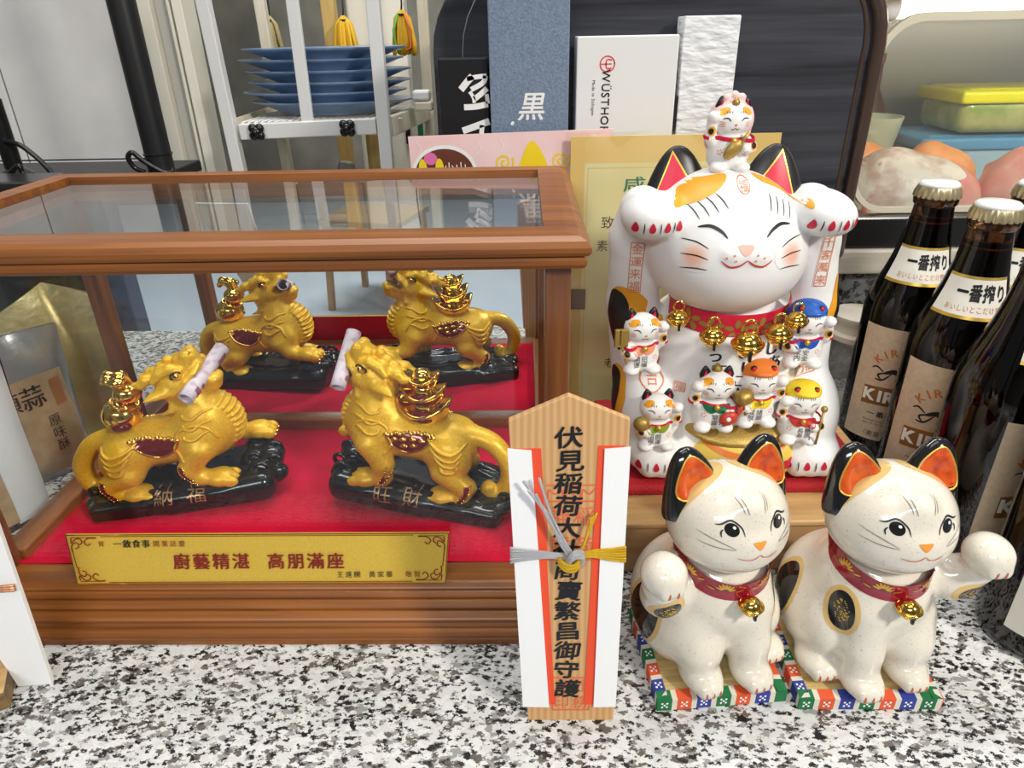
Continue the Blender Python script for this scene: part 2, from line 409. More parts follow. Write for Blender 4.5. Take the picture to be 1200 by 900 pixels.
        for ax in range(3):
            sl0 = [slice(1, -1)]*3; o = [0, 0, 0]; o[ax] = 1
            A = I[:-1] if ax == 0 else I[:, :-1] if ax == 1 else I[:, :, :-1]
            B = I[1:] if ax == 0 else I[:, 1:] if ax == 1 else I[:, :, 1:]
            e = np.argwhere(A != B); u, v_ = [(1, 2), (2, 0), (0, 1)][ax]
            e = e[(e[:, u] > 0) & (e[:, v_] > 0)]
            e = e[(e[:, u] < idx.shape[u]) & (e[:, v_] < idx.shape[v_])]
            def at(du, dv):
                x = e.copy(); x[:, u] -= du; x[:, v_] -= dv; return idx[x[:, 0], x[:, 1], x[:, 2]]
            q = np.stack([at(1, 1), at(0, 1), at(0, 0), at(1, 0)], 1)
            inn = A[e[:, 0], e[:, 1], e[:, 2]]
            q[~inn] = q[~inn][:, ::-1]; F.append(q)
        F = np.concatenate(F)
        F = F[(F >= 0).all(1)]
        for _ in range(smooth):
            s_ = np.zeros_like(V_); c_ = np.zeros(len(V_))
            for a, b in ((0, 1), (1, 2), (2, 3), (3, 0)):
                np.add.at(s_, F[:, a], V_[F[:, b]]); np.add.at(c_, F[:, a], 1)
                np.add.at(s_, F[:, b], V_[F[:, a]]); np.add.at(c_, F[:, b], 1)
            V_ = V_*.4+.6*s_/np.maximum(c_, 1)[:, None]
        if shear: V_[:, 0] += shear*V_[:, 2]
        return V_, F
    def build(s, name, mt, parent=None, smooth=1, shear=0.0):
        v, f = s.mesh(smooth, shear)
        o = link_mesh(name, v.tolist(), f.tolist(), mt, parent, smooth=True)
        s.bvh = BVHTree.FromPolygons([tuple(x) for x in v], [tuple(int(i) for i in q) for q in f])
        return o

# ------------------------------------------------------------------ paint and print that follow a surface
class Frame:
    """a drawing plane: origin O, axes u and v, and the direction w in which marks are pressed onto the body"""
    def __init__(s, O=(0, 0, 0), u=(1, 0, 0), v=(0, 0, 1), bvh=None, off=.03, back=14, rng=None, k=1.0):
        s.k = k
        s.O = Vector(O); s.u = Vector(u).normalized(); s.v = Vector(v).normalized(); s.w = (-s.u.cross(s.v)).normalized()
        s.bvh = bvh; s.off = off; s.back = back; s.rng = rng or back*2.5
    def at(s, a, b, extra=0):
        P = s.O+s.u*(a*s.k)+s.v*(b*s.k)
        if s.bvh is None: return P-s.w*(s.off+extra)
        h, nrm, i, d = s.bvh.ray_cast(P-s.w*s.back, s.w, s.rng)
        return None if h is None else h-s.w*(s.off+extra)
def facing(bvh, normal, O, up=(0, 0, 1), off=.03, back=14):
    """frame that looks at the surface from outside along -normal"""
    n = Vector(normal).normalized(); u = Vector(up).cross(n).normalized(); v = n.cross(u)
    return Frame(O, u, v, bvh, off, back)
def _faces(mb, P, F):
    keep = [i for i, p in enumerate(P) if p is not None]; mp = {k: j for j, k in enumerate(keep)}
    mb.add([P[k] for k in keep], [tuple(mp[i] for i in q) for q in F if all(i in mp for i in q)])
def mesh_bvh(o): return BVHTree.FromPolygons([tuple(v.co/S) for v in o.data.vertices], [tuple(p.vertices) for p in o.data.polygons])
def patch(mb, fr, poly, rings=5, dense=40, extra=0):
    """a painted spot, star shaped round its middle"""
    poly = [Vector(p) for p in poly]; n = len(poly)
    cx = sum(p.x for p in poly)/n; cy = sum(p.y for p in poly)/n
    if n < dense:
        L = []; per = max(1, dense//n)
        for i in range(n):
            for t in range(per): L.append(poly[i].lerp(poly[(i+1) % n], t/per))
        poly = L; n = len(poly)
    P = [fr.at(cx, cy, extra)]; F = []
    for r_ in range(1, rings+1):
        for p in poly: P.append(fr.at(cx+(p.x-cx)*r_/rings, cy+(p.y-cy)*r_/rings, extra))
    for i in range(n): F.append((0, 1+i, 1+(i+1) % n))
    for r_ in range(rings-1):
        for i in range(n): F.append((1+r_*n+i, 1+(r_+1)*n+i, 1+(r_+1)*n+(i+1) % n, 1+r_*n+(i+1) % n))
    _faces(mb, P, F); return mb
def oval(cx, cy, rx, ry, rot=0, n=32):
    c, s_ = math.cos(R(rot)), math.sin(R(rot))
    return [(cx+rx*math.cos(a)*c-ry*math.sin(a)*s_, cy+rx*math.cos(a)*s_+ry*math.sin(a)*c) for a in [2*math.pi*i/n for i in range(n)]]
def blob(pts, n=8):
    """closed smooth outline through points"""
    P = [Vector(p) for p in pts]; N = len(P); out = []
    for i in range(N):
        p0, p1, p2, p3 = P[i-1], P[i], P[(i+1) % N], P[(i+2) % N]
        for k in range(n):
            t = k/n; out.append(.5*((2*p1)+(p2-p0)*t+(2*p0-5*p1+4*p2-p3)*t*t+(3*p1-p0-3*p2+p3)*t**3))
    return [(p.x, p.y) for p in out]
def curve(pts, n=6):
    P = [Vector(p) for p in pts]; N = len(P); out = []
    for i in range(N-1):
        p0, p1, p2, p3 = P[max(i-1, 0)], P[i], P[i+1], P[min(i+2, N-1)]
        for k in range(n):
            t = k/n; out.append(.5*((2*p1)+(p2-p0)*t+(2*p0-5*p1+4*p2-p3)*t*t+(3*p1-p0-3*p2+p3)*t**3))
    return out+[P[-1]]
def stroke(mb, fr, pts, wd, taper=True, extra=.01, n=6):
    """a brush line"""
    c = curve(pts, n); N = len(c); P = []; F = []
    for i, p in enumerate(c):
        t = (c[min(i+1, N-1)]-c[max(i-1, 0)]).normalized(); nn = Vector((-t.y, t.x))
        k = wd/2*((math.sin(math.pi*(i+.4)/(N-.2))**.6) if taper else 1)
        a = p+nn*k; b = p-nn*k
        P += [fr.at(a.x, a.y, extra), fr.at(b.x, b.y, extra)]
    F = [(2*i, 2*i+1, 2*i+3, 2*i+2) for i in range(N-1)]
    _faces(mb, P, F); return mb
def band(mb, bvh, c, axis, hh, off, R0=14, a0=0, a1=360, n=72, rows=4, thick=True):
    """a collar: wraps the body round an axis"""
    c = Vector(c); ax = Vector(axis).normalized(); e1 = Vector((1, 0, 0)); e1 = (e1-ax*e1.dot(ax)).normalized(); e2 = ax.cross(e1)
    P = []; full = a1-a0 >= 359
    N = n if full else n+1
    for k in range(N):
        an = R(a0+(a1-a0)*k/n); d = e1*math.cos(an)+e2*math.sin(an); ring = []
        hits = []
        for j in range(rows+1):
            z = -hh+2*hh*j/rows
            h, nn, i, dist = bvh.ray_cast(c+ax*z+d*R0, -d, R0*1.2)
            hits.append(None if h is None else (h-c).dot(d))
        rad = max([x for x in hits if x is not None] or [1])
        for j in range(rows+1):
            z = -hh+2*hh*j/rows; edge = 1-abs(2*j/rows-1)**4
            rj = hits[j] if hits[j] is not None else rad
            P.append(c+ax*z+d*(max(rj, rad-.35*hh)+off*(.35+.65*edge)))
        P.append(None)
    m_ = rows+2; F = []
    for k in range(N if full else N-1):
        k2 = (k+1) % N
        for j in range(rows): F.append((k*m_+j, k2*m_+j, k2*m_+j+1, k*m_+j+1))
    _faces(mb, P, F); return mb
_glyph = {}
def glyph(ch, bold=0.0):
    if (ch, bold) not in _glyph:
        cu = bpy.data.curves.new('t', 'FONT'); cu.body = ch; cu.resolution_u = 3; cu.offset = bold
        o = bpy.data.objects.new('t', cu); C.objects.link(o)
        me = bpy.data.meshes.new_from_object(o.evaluated_get(bpy.context.evaluated_depsgraph_get()))
        v = [(p.co.x, p.co.y) for p in me.vertices]; f = [tuple(p.vertices) for p in me.polygons]
        bpy.data.objects.remove(o); bpy.data.curves.remove(cu); bpy.data.meshes.remove(me)
        _glyph[ch, bold] = (v, f)
    return _glyph[ch, bold]
_fine = {}
def fine_glyph(ch, bold, lim=.16):
    if (ch, bold) not in _fine:
        v, f = glyph(ch, bold); v = list(v); tri = []
        for q in f:
            for k in range(1, len(q)-1): tri.append((q[0], q[k], q[k+1]))
        mid = {}; out = []
        while tri:
            a, b, c = tri.pop()
            L = [(math.dist(v[p], v[q]), p, q, r_) for p, q, r_ in ((a, b, c), (b, c, a), (c, a, b))]
            d, p, q, r_ = max(L)
            if d < lim: out.append((a, b, c)); continue
            key = (min(p, q), max(p, q))
            if key not in mid: mid[key] = len(v); v.append(((v[p][0]+v[q][0])/2, (v[p][1]+v[q][1])/2))
            m_ = mid[key]; tri += [(p, m_, r_), (m_, q, r_)]
        _fine[ch, bold] = (v, out)
    return _fine[ch, bold]
def write(mb, fr, text, x, y, size, vertical=False, pitch=None, bold=0.0, sx=1.0, slant=0.0, rot=0.0, extra=.01, center=True, jitter=0):
    """print text on a frame; (x, y) is the middle of the first character when vertical, else the middle (or left end) of the line"""
    cells = []
    if vertical:
        p = pitch or size*1.05; cells = [(ch, 0, -i*p) for i, ch in enumerate(text)]
    else:
        adv = 0
        for ch in text:
            v, f = glyph(ch, bold); wdt = (max(a for a, b in v) if v else .3)+.09
            if ord(ch) > 0x2E80: wdt = 1.0
            if pitch: wdt = pitch/size
            cells.append((ch, adv*size*sx, 0)); adv += wdt
        if center: cells = [(c, a-adv*size*sx/2, b) for c, a, b in cells]
    c_, s_ = math.cos(R(rot)), math.sin(R(rot))
    curved = getattr(fr, 'bvh', True) is not None
    for ch, dx, dy in cells:
        v, f = fine_glyph(ch, bold, .16 if size > .7 else .4) if curved else glyph(ch, bold)
        if not v: continue
        jx = random.uniform(-jitter, jitter); jr = random.uniform(-jitter, jitter)*.6
        P = []
        for a, b in v:
            if vertical: a -= .5
            b -= .38
            a, b = a - jr*b, b + jr*a
            px = (a+slant*b)*size*sx+dx+jx*size*.3; py = b*size+dy
            P.append(fr.at(x+px*c_-py*s_, y+px*s_+py*c_, extra))
        _faces(mb, P, f)
    return mb
def copy_tree(o, parent=None):
    c = o.copy(); C.objects.link(c)
    if parent is not None: c.parent = parent
    for ch in list(o.children): copy_tree(ch, c)
    return c

# ------------------------------------------------------------------ the setting
def struct(name, mb, mt, label=None, cat=None, **k):
    o = mb.build(name, mt, None, **k); return tag(o, label, cat, None, 'structure')
M['floor'] = mat('pale_floor', (.66, .71, .78), .45, noise=(3, (.70, .75, .81), .4, .6))
M['wall_warm'] = mat('warm_wall', (.22, .20, .18), .6)
M['wall_olive'] = mat('olive_grey_wall', (.20, .195, .165), .5, noise=(12, (.27, .26, .22), .35, .65))
struct('floor', MB().span((-420, -480, -92), (300, 260, -90)), M['floor'], smooth=False)
struct('wall_rear', MB().span((-420, -490, -90), (300, -480, 200)), M['wall_warm'], smooth=False)
struct('wall_back', MB().span((-420, 200, -90), (300, 206, 200)), M['wall_olive'], smooth=False)

M['fridge_white'] = mat('white_panel', (.70, .69, .66), .3, noise=(9, (.60, .585, .575), .35, .7))
M['dark_groove'] = mat('dark_groove', (.04, .04, .045), .5)
M['cream'] = mat('cream_paint', (.66, .62, .52), .45)
M['cream_grey'] = mat('greyish_paint', (.42, .41, .37), .45)
M['cream_light'] = mat('pale_cream_paint', (.76, .73, .62), .4)
M['black_metal'] = mat('black_powder_coat', (.012, .012, .013), .42)
M['black_plastic'] = mat('black_plastic', (.010, .010, .010), .25)
M['white_rack'] = mat('white_painted_metal', (.70, .70, .68), .35)
M['rack_wood'] = wood('cream_rack_wood', (.52, .46, .33), (.72, .66, .52), .5, (50, 50, 6), 0)
M['plate_blue'] = mat('blue_glazed_plate', (.18, .28, .45), .28, 0, .3, noise=(60, (.22, .33, .50), .35, .65))
M['plate_foot'] = mat('bare_clay', (.60, .34, .15), .5)

# the counter: worktop, granite upstand with a timber ledge
o = MB().span((-130, 22.9, -3), (120, 92, 0)).build('granite_worktop', M['granite'], smooth=False, bevel=.3)
tag(o, 'polished white granite worktop with black and brown specks under everything', 'worktop')
o = MB().span((-130, 23.4, -90), (120, 26, -3.05)).build('counter_front', M['granite'], smooth=False)
tag(o, 'speckled granite front panel of the counter, mirrored faintly in the case', 'counter panel')
o = MB().span((-12, 69, 0.02), (120, 76, 12.55)).build('granite_upstand', granite('dark_granite', ((.16, .16, .155), (.07, .07, .07), (.035, .033, .03), (.012, .012, .012)), .55), smooth=False, bevel=.2)
tag(o, 'dark grey granite upstand behind the bottles, below the timber ledge', 'counter panel')
M['ledge'] = wood('grey_timber', (.40, .35, .28), (.60, .54, .45), .45, (5, 60, 60), 0)
o = MB().span((-12, 67.5, 12.6), (120, 120, 15.1)).build('timber_ledge', M['ledge'], smooth=False, bevel=.25)
tag(o, 'greyish timber ledge that carries the fish showcase', 'ledge')

# white cold-room panelling at the left with its seams
t = thing('white_panel_door', 'white panelled cabinet front with dark seams, behind the black pole', 'cabinet', (0, 0, 0))
b = MB(); b.span((-200, 122, -60), (-85.45, 126, 16.75)); b.span((-200, 122, 17.0), (-85.45, 126, 120)); b.span((-85.15, 122, -60), (-58.3, 126, 16.75)); b.span((-85.15, 122, 17.0), (-58.3, 126, 120)); b.build('panel', M['fridge_white'], t, smooth=False, bevel=.08)
MB().span((-200, 122.3, -60), (-58.3, 125.8, 120)).build('seam', M['dark_groove'], t, smooth=False)
# cream door frame
def tr(n, x0, x1, y0, y1, mt):
    struct(n, MB().span((x0, y0, -60), (x1, y1, 120)), mt, smooth=False, bevel=.1)
tr('trim_1', -58.0, -54.8, 114.5, 119, M['cream']); tr('trim_2', -54.79, -52.45, 116, 119, M['cream_grey'])
tr('trim_3', -52.44, -51.95, 114.8, 119, M['cream_light']); tr('trim_4', -51.94, -51.4, 115.4, 119, M['cream']); tr('trim_5', -51.39, -49.9, 114.2, 119, M['cream_light'])

# ------------------------------------------------------------------ display case
X0, X1, Y0, Y1 = -36.4, 2.4, 35.2, 55.2
case = thing('display_case', 'glass topped wooden display case with red lining and gold plate', 'display case', (0, 0, 0))
def rolls(lst):
    out = []
    for (o0, z0, o1, z1, bulge) in lst:
        for k in range(6):
            q = k/5; out.append((o0+(o1-o0)*q+bulge*math.sin(math.pi*q), z0+(z1-z0)*q))
    return out
prof = rolls([(3.3, 0, 3.3, .42, .0), (3.22, .48, 3.1, .95, .06), (2.75, 1.0, 2.6, 1.32, -.12), (2.72, 1.36, 2.35, 1.80, .16), (2.12, 1.84, 1.85, 2.28, .16), (1.62, 2.32, 1.45, 2.66, .14), (1.28, 2.70, 1.0, 3.05, .12)])+[(.8, 3.1), (-1.2, 3.1), (-1.2, 0)]
MB().rect_sweep(prof, X0, X1, Y0, Y1).build('base_moulding', M['case_wood'], case, smooth=False)
prof = [(-1.45, 25.75), (-.3, 25.75), (.35, 25.7), (.75, 25.5), (.95, 25.2), (.95, 24.95), (.8, 24.75), (.6, 24.7), (.75, 24.5), (.75, 24.25), (.6, 24.05), (.3, 23.95), (-1.45, 23.95)]
MB().rect_sweep(prof, X0, X1, Y0, Y1).build('top_frame', M['case_wood'], case, smooth=False)
for x in (X0, X1-1.4):
    for y in (Y0, Y1-1.4):
        MB().span((x, y, 3.1), (x+1.4, y+1.4, 23.96)).build('post', M['case_wood_z'], case, smooth=False, bevel=.12)
MB().span((X0+1.0, Y0+.9, 2.4), (X1-1.0, Y1-.9, 3.2)).build('velvet_floor', M['velvet'], case, smooth=False)
b = MB(); b.span((X0+1.4, Y1-1.5, 3.1), (X1-1.4, Y1-.6, 4.3)); b.build('back_rail', M['case_wood'], case, smooth=False, bevel=.15)
for x in (X0+.1, X1-1.2):
    MB().span((x-(.5 if x > 0 else 0), Y0+1.4, 3.1), (x+1.1+(.6 if x < 0 else 0), Y1-1.4, 4.0)).build('side_rail', M['case_wood_y'], case, smooth=False, bevel=.15)
MB().span((X0+1.2, Y1-.8, 3.3), (X1-1.2, Y1-.6, 24.2)).build('mirror_back', M['mirror'], case, smooth=False)
MB().span((X0+1.3, Y0+.35, 3.05), (X1-1.3, Y0+.6, 24.2)).build('front_glass', M['glass'], case, smooth=False)
MB().span((X0+.5, Y0+1.3, 3.05), (X0+.75, Y1-1.3, 24.2)).build('side_glass', M['glass'], case, smooth=False)
MB().span((X1-.75, Y0+1.3, 3.05), (X1-.5, Y1-1.3, 24.2)).build('side_glass', M['glass'], case, smooth=False)
MB().span((X0+1.3, Y0+1.3, 25.2), (X1-1.3, Y1-1.3, 25.45)).build('top_glass', M['glass_top'], case, smooth=False)

# the dedication plate leaning on the front glass
pv = Vector((0, .95, 3.33)); PL = pv.length; pv.normalize()
pn = MB().prism([(-12.15, 0), (12.15, 0), (12.5, PL), (-12.5, PL)], -.08, .02, (-17.6, 34.2, 3.12), (1, 0, 0), pv).build('nameplate', M['plate_gold'], case, smooth=False)
fr = Frame((-17.6, 34.2, 3.12), (1, 0, 0), pv, None, .1)
b = MB()
for k, (ox, oy) in enumerate(((0, 0), (.05, .02), (.02, .05))):
    write(b, fr, '廚藝精湛', -3.05+ox, 1.55+oy, 1.16, pitch=1.3, extra=.01+.004*k); write(b, fr, '高朋滿座', 3.15+ox, 1.55+oy, 1.16, pitch=1.3, extra=.01+.004*k)
b.build('large_red_lettering', M['plate_red'], pn, smooth=False)
b = MB(); write(b, fr, '賀', -10.2, 2.82, .42); b.build('red_character', M['plate_red'], pn, smooth=False)
b = MB(); write(b, fr, '開業誌慶', -5.7, 2.82, .47, pitch=.56); b.build('small_red_lettering', M['plate_red'], pn, smooth=False)
b = MB(); write(b, fr, '敬賀', 10.1, .62, .45, pitch=.55); b.build('red_signature', M['plate_red'], pn, smooth=False)
b = MB()
for ox in (0, .03): write(b, fr, '一敘食事', -8.2+ox, 2.82, .58, pitch=.62, extra=.01+ox*.2)
b.build('black_title', M['ink'], pn, smooth=False)
b = MB(); write(b, fr, '王遠騰', 5.9, .62, .47, pitch=.56); write(b, fr, '黃家蓁', 8.0, .62, .47, pitch=.56)
b.build('black_lettering', M['ink'], pn, smooth=False)
b = MB()
for sx_ in (-1, 1):
    for top in (0, 1):
        ex = 12.15 if not top else 12.4
        q = lambda a, c: (sx_*(ex-a), (PL-c) if top else c)
        stroke(b, fr, [q(.25, 1.2), q(.25, .75), q(.6, .55), q(.7, .85), q(.45, .95)], .07, False)
        stroke(b, fr, [q(.25, .25), q(.25, .6), q(.55, .3), q(.85, .3), q(.95, .55), q(.75, .7)], .07, False)
        stroke(b, fr, [q(1.9, .25), q(1.4, .25), q(1.1, .5), q(1.3, .75), q(1.5, .6)], .07, False)
        stroke(b, fr, [q(.25, .2), q(1.9, .2)], .05, False)
    stroke(b, fr, [(sx_*12.0, 1.15), (sx_*12.15, PL-1.15)], .05, False)
stroke(b, fr, [(-10, .12), (10, .12)], .05, False); stroke(b, fr, [(-10.2, PL-.14), (10.2, PL-.14)], .05, False)
b.build('corner_scrollwork', M['plate_red'], pn, smooth=False)
b = MB()
for a, c in (((-12.12, .03), (12.12, .03)), ((-12.46, PL-.03), (12.46, PL-.03)), ((-12.12, .03), (-12.46, PL-.03)), ((12.12, .03), (12.46, PL-.03))):
    stroke(b, fr, [a, c], .07, False)
b.build('bright_edge', M['gold_chrome'], pn, smooth=False)
MB().prism([(-12.1, .03), (12.1, .03), (12.45, PL-.03), (-12.45, PL-.03)], -.14, -.085, (-17.6, 34.2, 3.12), (1, 0, 0), pv).build('red_backing', M['velvet'], pn, smooth=False)

# ------------------------------------------------------------------ pixiu figures
def pixiu(loc, rz, m, Hc, hp, chars, label, load):
    t = thing('pixiu_figurine', label, 'figurine', loc, rz); t.scale = (1, 1, .88)
    X = lambda p: (p[0]*m, p[1], p[2])
    # black rock plinth
    s = SDF((-8.4, -4.4, -.3), (8.4, 4.4, 5.6), .11)
    s.box((0, 0, .95), (6.7, 3.1, 1.0), .7, rotm(0, -4*m, 0), .1)
    s.box((2.6*m, 0, 1.3), (4.2, 3.0, 1.1), .8, rotm(0, -9*m, 0), .6)
    rr = random.Random(3)
    for i in range(16):
        x = rr.uniform(-6, 6); y = rr.choice((-1, 1))*rr.uniform(1.5, 2.8)
        s.ell((x*m, y, 1.5+.1*x), (rr.uniform(.8, 1.8), rr.uniform(.4, .9), rr.uniform(.3, .6)), rotm(0, 0, rr.uniform(-30, 30)), .4)
    for (x, y, z, r_) in ((5.6, -1.2, 2.5, 1.0), (6.2, .8, 2.7, 1.1), (5.2, 1.8, 2.9, 1.2), (6.6, -.6, 1.6, 1.0), (4.9, .6, 2.6, 1.1), (-6.2, .5, 1.2, .9), (-6.4, -1.5, 1.0, .8)):
        s.ell((x*m, y, z), (r_, r_, r_*.8), None, .25)
    for (x, y, z, r_) in ((5.9, -1.6, 3.0, .55), (6.7, -.4, 2.9, .5), (5.3, -.7, 3.5, .5), (6.6, 1.0, 3.3, .5), (-6.6, -.8, 1.6, .4)):
        s.chain([(x*m+r_*math.cos(a), y-.25, z+r_*math.sin(a)) for a in np.linspace(0, 5.4, 10)], [.17]*10, .08)
    for y in (-2.1, -1.2, 1.2, 2.1):
        s.chain([((-5+1.1*i)*m, y+.25*math.sin(i*1.3), 1.55+.08*i+(.16 if i % 2 else 0)) for i in range(9)], [.28]*9, .25)
    s.flat(0)
    base = s.build('plinth', M['black_gloss'], t)
    fr = Frame((0, 0, .62), (1, 0, 0), (0, .25, 1), s.bvh, .03)
    b = MB(); (c0, x0), (c1, x1) = chars
    write(b, fr, c0, x0, .45, 1.5, vertical=True); write(b, fr, c1, x1, .5, 1.5, vertical=True)
    b.build('lettering', M['ink_gold'], base, smooth=False)

    # the beast, one skin
    s = SDF((-8.6, -3.6, .6), (8.6, 3.6, 15.6), .10)
    bx = Hc[0]-.3
    cx = 2.3 if m > 0 else 3.3
    dx = cx-2.3; dz = 0.0 if m > 0 else .5
    s.cap(X((-3.3+dx, 0, 5.3+dz)), X((1.6+dx, 0, 6.0+dz)), 2.0, 2.25, .3)
    s.ell(X((-3.4+dx, 0, 5.3+dz)), (2.1, 2.05, 2.1), None, .5)
    s.ell(X((cx, 0, 6.7+dz)), (2.5, 2.3, 2.7), rotm(0, -15*m, 0), .7)
    s.cap(X((cx-.1, 0, 8.2+dz)), X((Hc[0]+.1, 0, Hc[2]-.6)), 1.9, 1.35, .7)
    for i in range(9):                                   # ribbed breast
        a = -.55+i*.19
        s.cap(X((cx+2.35*math.cos(a), -1.0, 6.9+dz+2.6*math.sin(a))), X((cx+2.35*math.cos(a), 1.0, 6.9+dz+2.6*math.sin(a))), .2, .2, .14)
        s.ell(X((cx+2.55*math.cos(a), 0, 6.9+dz+2.7*math.sin(a))), (.3, .9, .17), rotm(0, -m*math.degrees(a), 0), .1)
    for y in (-1, 1):
        # haunch, hind leg, paw
        hx = -3.6+dx+(0 if y < 0 else .9)
        s.ell(X((hx, y*1.55, 4.7+dz)), (1.75, 1.05, 1.95), rotm(0, 20*m, 0), .5)
        s.chain([X((hx+.2, y*1.8, 3.6+dz)), X((hx-1.35, y*1.85, 2.75)), X((hx-1.0, y*1.9, 1.75)), X((hx+.1, y*1.9, 1.55))], [1.1, .72, .6, .62], .3)
        s.ell(X((hx+.5, y*1.9, 1.7)), (1.05, .98, .75), None, .25)
        for q in (-.62, 0, .62): s.ell(X((hx+1.3, y*1.9+q, 1.5)), (.58, .33, .52), None, .07)
        # shoulder, foreleg, paw ; the far foreleg steps forward
        if y < 0: ch = [(cx-.3, -1.9, 5.6+dz), (cx-1.3, -2.1, 3.9), (cx-.7, -2.15, 3.0), (cx+.35, -2.1, 2.75)]
        else: ch = [(cx+.4, 1.8, 5.6+dz), (cx+1.2, 2.0, 4.7), (cx+2.1, 2.0, 4.4), (cx+2.7, 2.0, 4.5)]
        if m < 0 and y < 0: ch = [(cx-.1, -1.9, 6.0), (cx-1.0, -2.1, 4.2), (cx-.9, -2.15, 2.9), (cx+.1, -2.1, 2.6)]
        s.ell(X((ch[0][0], y*1.65, ch[0][2]+.5)), (1.6, .95, 1.75), None, .35)
        s.chain([X(p) for p in ch], [1.15, .8, .66, .68], .3)
        px, py, pz = ch[3]
        s.ell(X((px+.4, py, pz)), (1.05, .98, .8), None, .25)
        for q in (-.62, 0, .62): s.ell(X((px+1.15, py+q, pz-.15)), (.58, .33, .55), None, .07)
    tail = [(-4.9+dx, 0, 6.2+dz), (-6.2+dx*.6, -.1, 5.6+dz), (-7.2+dx*.4, -.2, 3.9+dz*.5), (-7.1+dx*.5, -.3, 2.3), (-6.4+dx*.5, -.4, 1.5), (-5.8+dx*.5, -.6, 1.7), (-5.8+dx*.5, -.7, 2.3)]
    s.chain([X(p) for p in curve(tail, 4)], list(np.linspace(.72, .42, 25)), .3)
    # head
    a = R(hp); f = Vector((math.cos(a)*m, 0, math.sin(a))); u = Vector((-math.sin(a)*m, 0, math.cos(a)))
    H = Vector((Hc[0]*m, 0, Hc[2]))
    def Q(p, q, y=0): return H+f*p+u*q+Vector((0, y, 0))
    rh = Matrix((f, Vector((0, 1, 0)), u)).transposed()
    s.ell(Q(-.1, 0), (1.75, 1.6, 1.5), rh, .5)
    s.cap(Q(.6, .25), Q(1.5, .5), 1.25, 1.0, .3)
    s.ell(Q(2.0, .95), (.75, 1.0, .75), rh, .2).ell(Q(1.5, 1.45), (.45, .7, .3), rh, .15)
    for y in (-1, 1):
        s.ell(Q(2.25, 1.2, y*.55), (.5, .42, .5), rh, .08); s.ell(Q(2.68, 1.15, y*.6), (.16, .17, .14), rh, .05, 'sub')
        s.chain([Q(2.35, .25, y*.5), Q(1.7, -.1, y*.95), Q(.9, -.15, y*1.2), Q(.3, -.5, y*1.3)], [.34, .38, .34, .25], .1)
        s.chain([Q(1.35, .75, y*1.05), Q(.9, 1.3, y*1.0), Q(.1, 1.45, y*1.05), Q(-.7, 1.35, y*1.3)], [.28, .42, .42, .2], .08); s.ell(Q(.1, 1.6, y*.6), (.5, .4, .4), rh, .12)
        s.ell(Q(.95, .62, y*1.32), .36, None, .03)
        s.ell(Q(.5, -.5, y*1.05), (.8, .5, .65), rh, .25)
        s.ear(Q(-.8, .3, y*1.3), Q(-2.1, .75, y*2.0), .62, .4, .2)
        s.chain([Q(-.5, 1.2, y*.5), Q(-1.2, 1.7, y*.65), Q(-1.8, 1.65, y*.7), Q(-2.1, 1.9, y*.7)], [.5, .42, .34, .24], .2)
        for i in range(5):                                # beard strands
            s.chain([Q(.3-.35*i, -1.15+.1*i, y*1.1), Q(-.1-.42*i, -1.7+.12*i, y*1.3), Q(-.9-.4*i, -1.9+.22*i, y*1.3)], [.26, .22, .1], .08)
        s.ell(Q(1.4, -1.05, y*.75), (.7, .2, .25), rh, .1)
    s.cap(Q(.1, -1.05), Q(1.5, -1.65), 1.05, .75, .3); s.ell(Q(2.0, -1.5), (.6, .9, .5), rh, .2)
    for i in range(4): s.ell(Q(.8-.7*i, 1.75-.05*i), (.42, .35, .42), rh, .12)
    s.cap(Q(1.45, -.62, -2.2), Q(1.45, -.62, 2.2), .34, .34, .12, 'sub'); s.cap(Q(1.9, -.6, -2), Q(2.9, -.5, -2), .45, .5, .1, 'sub'); s.box(Q(2.2, -.58), (.75, 2.2, .38), .2, rh, .12, 'sub')
    body = s.build('body', M['gold_paint'], t, smooth=1)
    # flowing hair in relief
    b = MB()
    for side in (-1, 1):
        fs = Frame((0, 0, 0), (1 if side < 0 else -1, 0, 0), (0, 0, 1), s.bvh, .02)
        k = m if side < 0 else -m
        def rel(pts, r0=.14):
            c = [fs.at(p.x*k, p.y) for p in curve(pts, 5)]; c = [p for p in c if p is not None]
            if len(c) > 3: b.tube(c, [r0*(.45+.55*math.sin(math.pi*(i+1)/(len(c)+1))) for i in range(len(c))], 6)
        for i in range(3):                                # tufts on neck and shoulder
            z0 = 8.9+dz-.8*i
            rel([(cx+1.0-.1*i, z0+.1), (cx+.3, z0-.05), (cx-.35, z0-.5), (cx-.95, z0-.45), (cx-1.05, z0-.15)], .15)
        for i in range(4):                                # flames on the haunch
            hx, hz = -4.7+dx, 6.0+dz-.52*i
            rel([(hx-.3+.15*i, hz+.15), (hx+.4, hz-.35), (hx+1.1, hz-.25), (hx+1.9-.2*i, hz+.15), (hx+2.4-.3*i, hz+.55)], .2)
        rel([(cx-1.7, 6.4+dz), (cx-1.5, 7.3+dz), (cx-.5, 7.9+dz), (cx+.6, 7.6+dz), (cx+1.2, 6.6+dz)], .16)
        rel([(cx-1.3, 4.9+dz), (cx-1.9, 5.9+dz), (cx-1.6, 6.6+dz)], .14)
    b.build('hair_curls', M['gold_paint'], body)
    b = MB()
